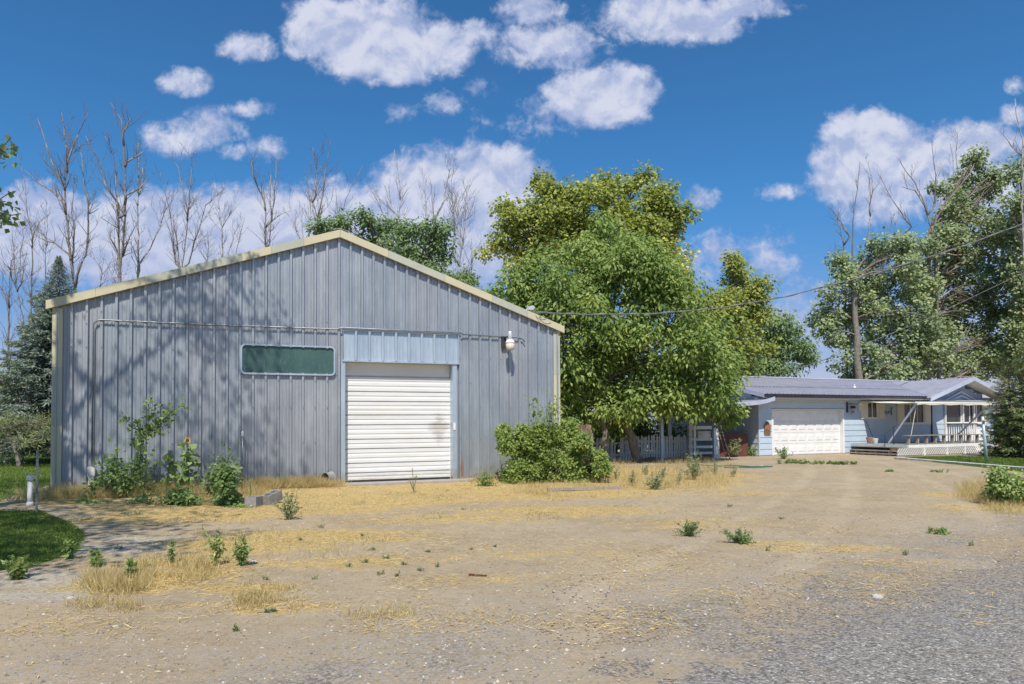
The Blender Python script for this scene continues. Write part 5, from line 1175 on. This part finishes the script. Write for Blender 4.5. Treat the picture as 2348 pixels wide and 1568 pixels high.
sprig('leafy twig tip at the left edge, middle of three', [[(-60,480),(-5,460),(25,440)],[(-20,465),(12,462)]], 6.6)
sprig('leafy twig tip at the left edge, lowest of three', [[(-60,520),(0,498),(48,490)],[(-10,500),(25,503)],[(0,498),(18,480)]], 6.6)

# ------------------------------------------------------------------ bushes and weeds
def stem_plant(name, label, cat, stems, Y, leaf, L, W, per_m=26, conv=None, group=None, spread=.09, droop=.3, r=.010, tint=(0, 1), stemm='stem'):
    x0, y0 = stems[0][0] if conv is None else conv(*stems[0][0]); p = at(x0, y0, Y); g = Vector((p.x, p.y, 0)); t = thing(name, label, cat, g, 0, group); b = MB(); Ps, As = [], []
    for s_ in stems:
        yo = RNG.uniform(-.12, .12); P_ = [at(*(conv(*q) if conv else q), Y + yo * (0 if k == 0 else 1)) - g for k, q in enumerate(s_)]
        if s_[0] == stems[0][0]: P_[0].z = -.02
        n = len(P_); b.tube(P_, [r * (1 - .7 * k / n) for k in range(n)], 5)
        for k, (a, c) in enumerate(zip(P_[:-1], P_[1:])):
            m = max(2, int((c - a).length * per_m)); d = np.array((c - a).normalized())
            for q in range(m): Ps.append(np.array(a.lerp(c, RNG.random())) + RNG.normal(size=3) * spread * .4); As.append(d * .3 + RNG.normal(size=3) * .8 + np.array([0, 0, -droop]))
    P = np.array(Ps); P[:, 2] = np.maximum(P[:, 2], .02); n = len(P); s = RNG.uniform(.65, 1.25, n)
    leaves_obj('leaves', MT[leaf], t, P, np.array(As), np.array([0, -.25, .7]) + RNG.normal(size=(n, 3)) * .5, L * s, W * s, RNG.uniform(tint[0], tint[1], n))
    b.build('stem', MT[stemm], t); return t
stem_plant('poplar_sapling', 'tallest leafy poplar sapling in front of the barn wall', 'sapling', [[(1050,1010),(1100,700),(1110,550),(1180,400),(1200,260)],[(1110,560),(1250,430),(1440,290)],[(1100,520),(1010,430),(960,390)],[(1110,700),(1170,760)],[(1080,850),(1000,900)],[(1250,430),(1280,500)],[(1110,620),(1030,560)]], 15.75, 'l_weed', .11, .095, 85, z2, spread=.22)
stem_plant('poplar_sapling', 'shorter poplar sapling left of the tallest one by the barn wall', 'sapling', [[(940,1010),(900,850),(900,650)],[(930,980),(850,830),(800,700)],[(900,800),(980,760)],[(890,870),(780,910)],[(900,850),(960,920)]], 15.6, 'l_weed', .10, .09, 95, z2, spread=.24)
sf = stem_plant('sunflower', 'tall sunflower with large leaves and one flower before the barn', 'sunflower', [[(1465,1050),(1455,800),(1465,600)],[(1460,900),(1380,800),(1300,720)],[(1460,850),(1540,820)],[(1460,930),(1330,880)],[(1460,980),(1560,960)],[(1465,700),(1540,690)],[(1460,990),(1260,960)]], 15.9, 'l_weed', .19, .15, 44, z2, spread=.22, droop=.6)
hd = at(*z2(1470, 575), 15.85) - Vector(sf.location); b = MB()
for k in range(14):
    an = 2 * PI * k / 14; e = Vector((math.cos(an), -.2, math.sin(an))); s_ = Vector((-math.sin(an), 0, math.cos(an))); b.add([hd + e * .03, hd + e * .055 + s_ * .014, hd + e * .085, hd + e * .055 - s_ * .014], [(0, 1, 2, 3)])
b.build('petals', MT['petal'], sf); b = MB(); b.lathe([(.035, -.012), (.038, 0), (.024, .01)], (0, 0, 0), 12); o = b.build('flower_centre', MT['seed'], sf, loc=hd + Vector((0, -.02, 0)), rot=(PI / 2, 0, 0))
stem_plant('leafy_shrub', 'upright dark green shrub right of the sunflower', 'shrub', [[(1760,1150),(1770,850),(1790,620)],[(1750,1050),(1690,850),(1660,800)],[(1780,1050),(1840,830)],[(1770,950),(1720,700)],[(1750,1080),(1640,980)],[(1760,1080),(1860,1000)],[(1760,1100),(1700,1020)]], 15.6, 'l_weed', .085, .07, 110, z2, spread=.28, tint=(-.3, .7))
stem_plant('mallow_weed', 'tall broad-leaved weed left of the saplings near the junction box', 'weed', [[(710,1290),(715,1080),(720,940),(690,880)],[(710,1200),(640,1080),(600,1060)],[(712,1150),(790,1080),(850,1070)],[(710,1240),(830,1190)],[(710,1250),(650,1280)],[(715,1010),(660,950)]], 14.1, 'l_weed', .085, .07, 60, z2, spread=.22, tint=(0, 1.1))
stem_plant('green_weed', 'bright green rounded weed in front of the cinder blocks', 'weed', [[(1905,1230),(1880,1170),(1860,1150)],[(1905,1220),(1930,1160)],[(1905,1225),(1960,1190)],[(1900,1220),(1890,1150)]], 13.4, 'l_weed', .07, .06, 160, z2, spread=.2, tint=(.3, 1.2))
stem_plant('green_weed', 'grey-green branching weed on the bare patch left of centre', 'weed', [[(1050,1350),(1040,1290),(1030,1250)],[(1050,1345),(1090,1300)],[(1050,1345),(1000,1320)]], 12.2, 'l_grey', .06, .035, 90, z2, spread=.15)
stem_plant('thin_weed', 'thin grey-green weed growing up before the white barn door', 'weed', [[(950,1137),(947,1110),(945,1072)],[(948,1120),(955,1090)],[(948,1125),(938,1098)]], 16.0, 'l_grey', .05, .02, 60, None, spread=.06)
stem_plant('corner_weed', 'dark green bushy weed at the wall right of the concrete slab', 'weed', [[(1110,1118),(1110,1095),(1112,1078)],[(1110,1115),(1095,1095)],[(1110,1115),(1128,1092)],[(1110,1116),(1120,1105)]], 17.7, 'l_weed', .07, .035, 260, None, spread=.25, tint=(-.2, .7))
def lobe_bush(name, label, cat, base, lobes, Y, leaf, dens, crad, per, L, W, conv=None, dj=.2, tint=(0, 1), droop=.2, stems=9, group=None, ls=1.0):
    return leafy_tree(name, label, cat, base, lobes, Y, leaf, 'stem', dens, crad, per, L, W, trunk_r=.018, trunk_top=(base[0], base[1], .5), dj=dj, conv=conv, tint=tint, droop=droop, twigs=.5, group=group, ls=ls, zmin=.04)
p = gr(1265, 1108); lobe_bush('elm_bush', 'large bright green bush at the right corner of the barn', 'bush', (p.x, 18.6), [(640,570,190,150),(760,700,260,130),(420,560,95,110),(900,600,105,110),(1000,740,90,85),(780,460,100,70),(560,460,60,70),(340,480,36,70),(690,440,60,70),(500,720,130,100),(980,800,150,80),(820,820,170,70),(1080,690,70,80),(400,680,90,110),(640,840,180,50),(450,800,110,60),(880,850,140,40),(870,390,20,60),(305,420,14,60),(320,500,20,60),(1090,600,24,50),(1120,680,30,40),(610,400,26,60),(480,420,24,60),(960,470,24,60)], 18.5, 'l_front', 24, .15, 30, .085, .048, z5, .45, (.1, 1.2), ls=1.08)
p = gr(425, 1172); lobe_bush('low_shrub', 'low mass of dark green growth below the sunflower before the barn', 'shrub', (p.x, 14.0), [(1090,1080,70,60),(1200,1100,100,70),(1330,1090,110,80),(1460,1080,110,90),(1580,1110,100,80),(1400,1000,80,70),(1300,1150,130,50),(1550,1160,140,50),(1150,1140,90,40),(1430,1160,120,45)], 13.9, 'l_weed', 34, .16, 30, .085, .06, z2, .35, (-.5, .6), ls=1.2)
p = gr(520, 1172); lobe_bush('low_shrub', 'dark green leafy mass right of the sunflower, left of the cinder blocks', 'shrub', (p.x, 13.8), [(1700,1080,90,90),(1800,1070,80,110),(1760,940,60,100),(1720,1160,130,50),(1840,1120,55,70),(1770,820,36,70),(1690,900,36,70)], 13.7, 'l_weed', 34, .16, 30, .085, .06, z2, .3, (-.4, .7), ls=1.15)
p = gr(300, 1160); lobe_bush('leafy_shrub', 'loose leafy growth round the feet of the two saplings', 'shrub', (p.x, 15.0), [(960,960,90,60),(900,800,70,90),(1080,820,60,110),(870,920,80,70),(1120,960,70,60),(1000,880,60,70),(800,900,50,40)], 15.1, 'l_weed', 15, .16, 26, .085, .065, z2, .3, (-.2, .8))
stem_plant('elm_sapling', 'tall thin leafy shoots rising out of the bright green bush', 'sapling', [[(600,800),(560,400),(548,130)],[(640,700),(690,400),(690,130)],[(640,600),(730,350),(745,140)],[(560,500),(580,330)],[(640,700),(640,300)],[(400,800),(330,600),(300,390)],[(690,400),(655,220)]], 18.1, 'l_front', .09, .055, 120, z5, spread=.26, tint=(.1, 1.1))
# green clump on the far right, with its sunflower
p = gr(2320, 1165); lobe_bush('weedy_bush', 'green weedy bush at the right edge in dry grass', 'bush', (p.x + .1, 12.9), [(2310,1115,45,35),(2345,1120,50,45),(2330,1145,50,25),(2290,1135,22,22),(2300,1092,25,14),(2325,1158,50,18),(2360,1140,40,30)], 12.9, 'l_weed', 45, .15, 34, .07, .045, None, .2, (.1, 1.3))
# low clumps on the dirt
def low_weed(name, label, px, py, w_, n, leaf, L=.035, W=.014, h=.14, group=None, tint=(0, 1)):
    """a scraggly weed: thin stems fanning from one or more roots with small leaves along them"""
    p = gr(px, py); t = thing(name, label, 'weed', (p.x, p.y, 0), 0, group); rx = w_ * p.y / F; b = MB(); Ps, As = [], []
    ns = max(4, min(34, int(n / 40))); per = max(4, int(n * .5 / ns)); nr_ = max(1, int(rx / max(h, .05)))
    roots = [(RNG.normal() * rx * .45 * (nr_ > 1), RNG.normal() * rx * .25 * (nr_ > 1)) for _ in range(nr_ * 2)]
    for q in range(ns):
        r0 = roots[q % len(roots)]; sp = min(rx, h * 1.6); tip = Vector((r0[0] + RNG.normal() * sp * .5, r0[1] + RNG.normal() * sp * .4, h * RNG.uniform(.25, 1.05)))
        a = Vector((r0[0], r0[1], -.01)); m = a.lerp(tip, .5) + Vector((RNG.normal() * h * .1, RNG.normal() * h * .1, h * .06)); b.tube([a, m, tip], [.0045, .0035, .002], 3)
        for k in range(per):
            f = RNG.uniform(.12, 1.0); c = a.lerp(m, f * 2) if f < .5 else m.lerp(tip, f * 2 - 1); Ps.append(np.array(c)); As.append(RNG.normal(size=3) * .8 + np.array([0, 0, .35]))
    P = np.array(Ps); n2 = len(P); P[:, 2] = np.maximum(P[:, 2], .008)
    leaves_obj('leaves', MT[leaf], t, P, np.array(As), RNG.normal(size=(n2, 3)) * .5 + np.array([0, -.2, .7]), L * RNG.uniform(.7, 1.5, n2), W * RNG.uniform(.7, 1.4, n2), RNG.uniform(*tint, n2))
    b.build('stem', MT['stem'], t); return t
low_weed('green_weed', 'low dark green weed clump on the dirt, left of the two right-hand clumps', 1578, 1226, 30, 1500, 'l_dark', h=.20)
low_weed('green_weed', 'long low dark green weed clump on the dirt, right of the two clumps', 1700, 1246, 46, 2100, 'l_dark', h=.17)
low_weed('green_weed', 'low weed in front of the garage door', 1795, 1052, 26, 900, 'l_weed', .09, .035, .55)
for (px, w_, lb) in ((1830, 45, 'left and tallest'), (1880, 40, 'middle'), (1930, 26, 'right and thinnest')): low_weed('green_weed', 'low green weeds on the dirt before the garage, %s part of the strip' % lb, px, 1062 + (px - 1830) * .02, w_, 1300, 'l_weed', .07, .03, .14 if px < 1850 else .08)
low_weed('green_weed', 'sharp conifer-like seedling weed by the red-brown box', 1683, 1048, 22, 900, 'l_grey', .12, .03, .9)
low_weed('green_weed', 'small leafy weed under the garage wall corner', 1720, 1046, 16, 500, 'l_weed', .09, .04, .6)
low_weed('green_weed', 'grey-green tall weeds in straw between fence and driveway', 1590, 1098, 36, 1500, 'l_grey', .07, .02, .75)
low_weed('green_weed', 'sprawling grey weeds in the straw before the plank', 1500, 1122, 34, 1100, 'l_grey', .06, .02, .45)
low_weed('green_weed', 'sparse tall weed standing in the straw right of the cinder blocks', 660, 1190, 34, 1000, 'l_grey', .045, .02, .50)
low_weed('green_weed', 'pointed green weed in the straw below the shrub', 553, 1295, 26, 420, 'l_weed', .06, .022, .34)
low_weed('green_weed', 'reddish-stemmed weed left of the pointed green weed', 490, 1295, 20, 280, 'l_weed', .06, .03, .42, tint=(.2, 1.6))
low_weed('green_weed', 'small bright green plant amid the dry tufts', 303, 1332, 11, 160, 'l_weed', .06, .035, .22, tint=(.4, 1.2))
low_weed('green_weed', 'yellow-green leafy weed at the left edge by the lawn', 38, 1330, 22, 320, 'l_weed', .07, .05, .26, tint=(.9, 1.6))
low_weed('green_weed', 'yellow-green weed at the tip of the shaded lawn', 215, 1300, 20, 260, 'l_weed', .06, .035, .20, tint=(.5, 1.4))
low_weed('green_weed', 'upright weed on the lawn edge with pale leaves', 160, 1285, 18, 220, 'l_weed', .06, .035, .22, tint=(.5, 1.2))
low_weed('green_weed', 'tiny sprouting weed right of the weed on the bare patch', 395, 1290, 10, 160, 'l_weed', .05, .03, .26, tint=(.3, 1.1))
g_ = 'scattered small weeds on the dirt'
for (px, py, w_) in ((690,1240,10),(735,1210,9),(870,1318,14),(905,1322,10),(840,1290,12),(885,1280,10),(925,1295,9),(800,1300,8),(960,1310,8),(620,1405,14),(540,1447,10),(545,1255,7),(830,1230,8),(1000,1300,8),(1080,1262,6),(1135,1255,6),(980,1265,8),(855,1260,9),(1760,1262,7),(2075,1270,14),(2230,1250,12),(610,1330,9),(1790,1190,9),(1670,1160,9),(720,1330,8),(345,1300,10),(270,1260,10),(1010,1190,9),(1060,1170,8)):
    low_weed('small_weed', 'small grey-green weed tuft on the open dirt yard', px, py, w_ * 1.1, 60 + int(w_ * 7), 'l_grey', .028, .010, .045, g_)
g_ = 'thin weeds in the straw by the fence'
for (px, py, w_, lb) in ((1450,1112,12,'between plank and bush'),(1520,1095,12,'below the white picket fence'),(1555,1110,10,'left of the grey-green tall weeds'),(1640,1088,16,'right of the grey-green tall weeds, before the gate'),(1480,1088,12,'below the big tree trunk'),(1410,1100,12,'at the right edge of the bright green bush'),(1680,1092,12,'last one towards the driveway')):
    low_weed('straw_weed', 'thin olive weed in the straw, ' + lb, px, py, w_, 420, 'l_grey', .05, .018, .38)
for (px, py, w_, lb) in ((2040, 1081, 14, 'left'), (2150, 1082, 22, 'right'), (2145, 1222, 24, 'low')):
    low_weed('green_weed', {'left': 'small flat green patch on the driveway before the deck steps', 'right': 'long flat green patch on the driveway before the lattice', 'low': 'flat green patch on the gravel left of the right-hand weedy bush'}[lb], px, py, w_, 420, 'l_weed', .05, .02, .06)

# ------------------------------------------------------------------ stuff: grass, straw, gravel
def blades(name, m, P, h, w_, lean, tint, label=None, flat=False):
    n = len(P); a = RNG.uniform(0, 2 * PI, n); d = np.stack([np.cos(a), np.sin(a), np.zeros(n)], 1)
    ax = (d * lean + np.array([0, 0, 1])) if not flat else d + np.array([0, 0, .02]) + RNG.normal(size=(n, 3)) * np.array([0, 0, .10])
    nr = np.cross(norm(ax), RNG.normal(size=(n, 3))) if not flat else np.array([0, 0, 1.0]) + RNG.normal(size=(n, 3)) * .3
    V, Q, t = leaf_arrays(P, ax, nr, h, w_, tint); o = link(name, np_mesh(name, V, Q, {'tint': t}), None, m); tag(o, kind='stuff'); return o
def scatter(poly_box, n, keep):
    x0, x1, y0, y1 = poly_box; Xs = RNG.uniform(x0, x1, n); u_ = RNG.random(n); Ys = y0 * (y1 / y0) ** u_   # denser near the camera
    k = keep(Xs, Ys); Xs, Ys = Xs[k], Ys[k]; return np.stack([Xs, Ys, gz(Xs, Ys)], 1)
def vis(X_, Y_, m=1.0): return (X_ > -.80 * Y_ - m) & (X_ < .80 * Y_ + m)
P = scatter((-16, -5, 6.8, 13.2), 130000, lambda X_, Y_: inpoly(X_, Y_, NEAR_LAWN) & vis(X_, Y_)); n = len(P)
blades('lawn_grass', MT['grass'], P, RNG.uniform(.025, .06, n), RNG.uniform(.004, .008, n), RNG.uniform(.1, .9, (n, 1)), np.clip(RNG.normal(.45, .35, n) + (vnoise(P[:, 0], P[:, 1], .8, 21) - .5), 0, 1.6))
P = scatter((-40, -9, 13.5, 46), 90000, lambda X_, Y_: inpoly(X_, Y_, FAR_LAWN) & vis(X_, Y_)); n = len(P)
blades('far_lawn_grass', MT['grass'], P, RNG.uniform(.05, .10, n), RNG.uniform(.012, .022, n), RNG.uniform(.1, .9, (n, 1)), np.clip(RNG.normal(.6, .35, n) + (vnoise(P[:, 0], P[:, 1], 1.5, 22) - .5), 0, 1.6))
P = scatter((14, 27, 18, 33), 60000, lambda X_, Y_: inpoly(X_, Y_, SIDE_LAWN)); n = len(P)
blades('side_lawn_grass', MT['grass'], P, RNG.uniform(.05, .10, n), RNG.uniform(.012, .02, n), RNG.uniform(.1, .9, (n, 1)), np.clip(RNG.normal(.6, .35, n), 0, 1.6))
def bd(X_, Y_):  # distance in front of the barn face, and place along it
    c, s_ = math.cos(BA), math.sin(BA); dx_, dy_ = X_ - BO.x, Y_ - BO.y; return dx_ * c + dy_ * s_, -dx_ * s_ + dy_ * c
P = scatter((-14, 16, 5.2, 24), 420000, lambda X_, Y_: (RNG.random(len(X_)) < np.clip(straw_mask(X_, Y_) * 1.15 + (vnoise(X_, Y_, .7, 31) - .62) * .9, 0.012, 1)) & vis(X_, Y_) & (bd(X_, Y_)[1] < -.02)); n = len(P); P[:, 2] += RNG.uniform(.0, .018, n)
blades('straw_litter', MT['straw'], P, RNG.uniform(.04, .16, n), RNG.uniform(.003, .007, n), 1, np.clip(RNG.normal(.55, .4, n), 0, 1.6), flat=True)
# standing dry grass: tufts along the wall and in the yard
tuf = []
def tufts(n, fn, h0, h1, sp, per):
    for _ in range(n):
        c = fn(); 
        for q in range(per): a = RNG.normal(size=2) * sp; tuf.append((c[0] + a[0], c[1] + a[1], RNG.uniform(h0, h1)))
def along(u0, u1, v0, v1): return lambda: (lambda p: (p.x, p.y))(barn(RNG.uniform(u0, u1), RNG.uniform(v0, v1)))
tufts(150, along(-.4, 3.2, -1.6, -.1), .12, .42, .10, 55); tufts(150, along(4.2, 6.0, -1.0, -.1), .12, .40, .09, 55); tufts(70, along(2.8, 4.6, -2.6, -1.2), .1, .32, .12, 45); tufts(50, along(5.4, 6.5, -.9, -.25), .1, .3, .08, 55)
tufts(36, along(9.9, 13.5, -1.2, -.1), .08, .25, .10, 45)
def pxg(x0, x1, y0, y1): return lambda: (lambda p: (p.x, p.y))(gr(RNG.uniform(x0, x1), RNG.uniform(y0, y1)))
tufts(46, pxg(195, 330, 1325, 1365), .08, .22, .07, 40); tufts(34, pxg(330, 480, 1285, 1335), .08, .20, .08, 36); tufts(16, pxg(540, 660, 1370, 1400), .05, .13, .06, 36); tufts(18, pxg(160, 300, 1375, 1405), .04, .12, .06, 32); tufts(14, pxg(560, 700, 1330, 1400), .04, .12, .05, 30)
tufts(40, pxg(440, 800, 1180, 1290), .05, .16, .12, 30); tufts(12, pxg(790, 960, 1400, 1420), .04, .10, .06, 26)
tufts(140, pxg(1390, 1680, 1062, 1120), .12, .40, .2, 40); tufts(50, pxg(2205, 2290, 1112, 1160), .12, .34, .10, 55); tufts(30, pxg(2260, 2347, 1150, 1180), .08, .2, .1, 40); tufts(60, pxg(1180, 1400, 1105, 1140), .06, .2, .14, 40)
T = np.array(tuf); k = bd(T[:, 0], T[:, 1]); T = T[(k[1] < -.03) | (k[0] > 12.95) | (k[0] < -.05)]; n = len(T)
blades('dry_grass', MT['drygrass'], np.stack([T[:, 0], T[:, 1], gz(T[:, 0], T[:, 1]) - .005], 1), T[:, 2], RNG.uniform(.003, .007, n), RNG.uniform(.1, 1.1, (n, 1)), np.clip(RNG.normal(.6, .4, n), 0, 1.6))
P = scatter((-9, 4, 9, 20), 16000, lambda X_, Y_: (straw_mask(X_, Y_) > .35) & vis(X_, Y_) & (vnoise(X_, Y_, .6, 41) > .66) & (bd(X_, Y_)[1] < -.3)); n = len(P)
blades('sparse_green_sprouts', MT['l_grey'], P, RNG.uniform(.02, .07, n), RNG.uniform(.006, .012, n), RNG.uniform(.2, 1, (n, 1)), RNG.uniform(0, 1, n))
# loose stones and wood chips on the dirt and the road edge
def pebbles(name, n, box, keep, s0, s1, m):
    P = scatter(box, n, keep); n = len(P); s = RNG.uniform(s0, s1, n) ** 1.0 * RNG.uniform(.6, 1.0, n)
    base = np.array([(1, 0, 0), (0, 1, 0), (-1, 0, 0), (0, -1, 0), (0, 0, .7)]); a = RNG.uniform(0, 2 * PI, n); ca, sa = np.cos(a), np.sin(a)
    st_ = np.stack([RNG.uniform(.7, 1.3, n), RNG.uniform(.7, 1.3, n), RNG.uniform(.5, 1.1, n)], 1) * s[:, None]
    V = base[None] * st_[:, None, :] + RNG.normal(size=(n, 5, 3)) * s[:, None, None] * .18
    W_ = np.stack([V[..., 0] * ca[:, None] - V[..., 1] * sa[:, None], V[..., 0] * sa[:, None] + V[..., 1] * ca[:, None], V[..., 2]], -1) + P[:, None, :]
    Q = np.array([(0, 1, 4), (1, 2, 4), (2, 3, 4), (3, 0, 4)])[None] + (np.arange(n) * 5)[:, None, None]
    o = link(name, np_mesh(name, W_.reshape(-1, 3), Q.reshape(-1, 3), {'tint': np.repeat(RNG.uniform(0, 1.5, n), 5)}), None, m); tag(o, kind='stuff')
def peb_mat(name, a, b_, c):
    m = leaf_mat(name, a, b_, c, trans=0.0, rough=.9); return m
pebbles('loose_gravel', 70000, (-8, 14, 3.9, 15), lambda X_, Y_: vis(X_, Y_) & (RNG.random(len(X_)) < np.clip(.22 + .8 * np.clip(1 + road_d(X_, Y_) / 3.0, 0, 1) * (vnoise(X_, Y_, .6, 51)), 0, 1)) & (road_d(X_, Y_) < .95), .005, .017, peb_mat('gravel_stone', (.16, .14, .12), (.36, .32, .27), (.62, .58, .50)))
P = scatter((-8, 13, 4.0, 12), 5200, lambda X_, Y_: vis(X_, Y_) & (vnoise(X_, Y_, .8, 61) > .45)); n = len(P); P[:, 2] += .012
blades('straw_chips', MT['straw'], P, RNG.uniform(.015, .055, n), RNG.uniform(.004, .012, n), 1, np.clip(RNG.normal(.8, .5, n), 0, 1.6), flat=True)
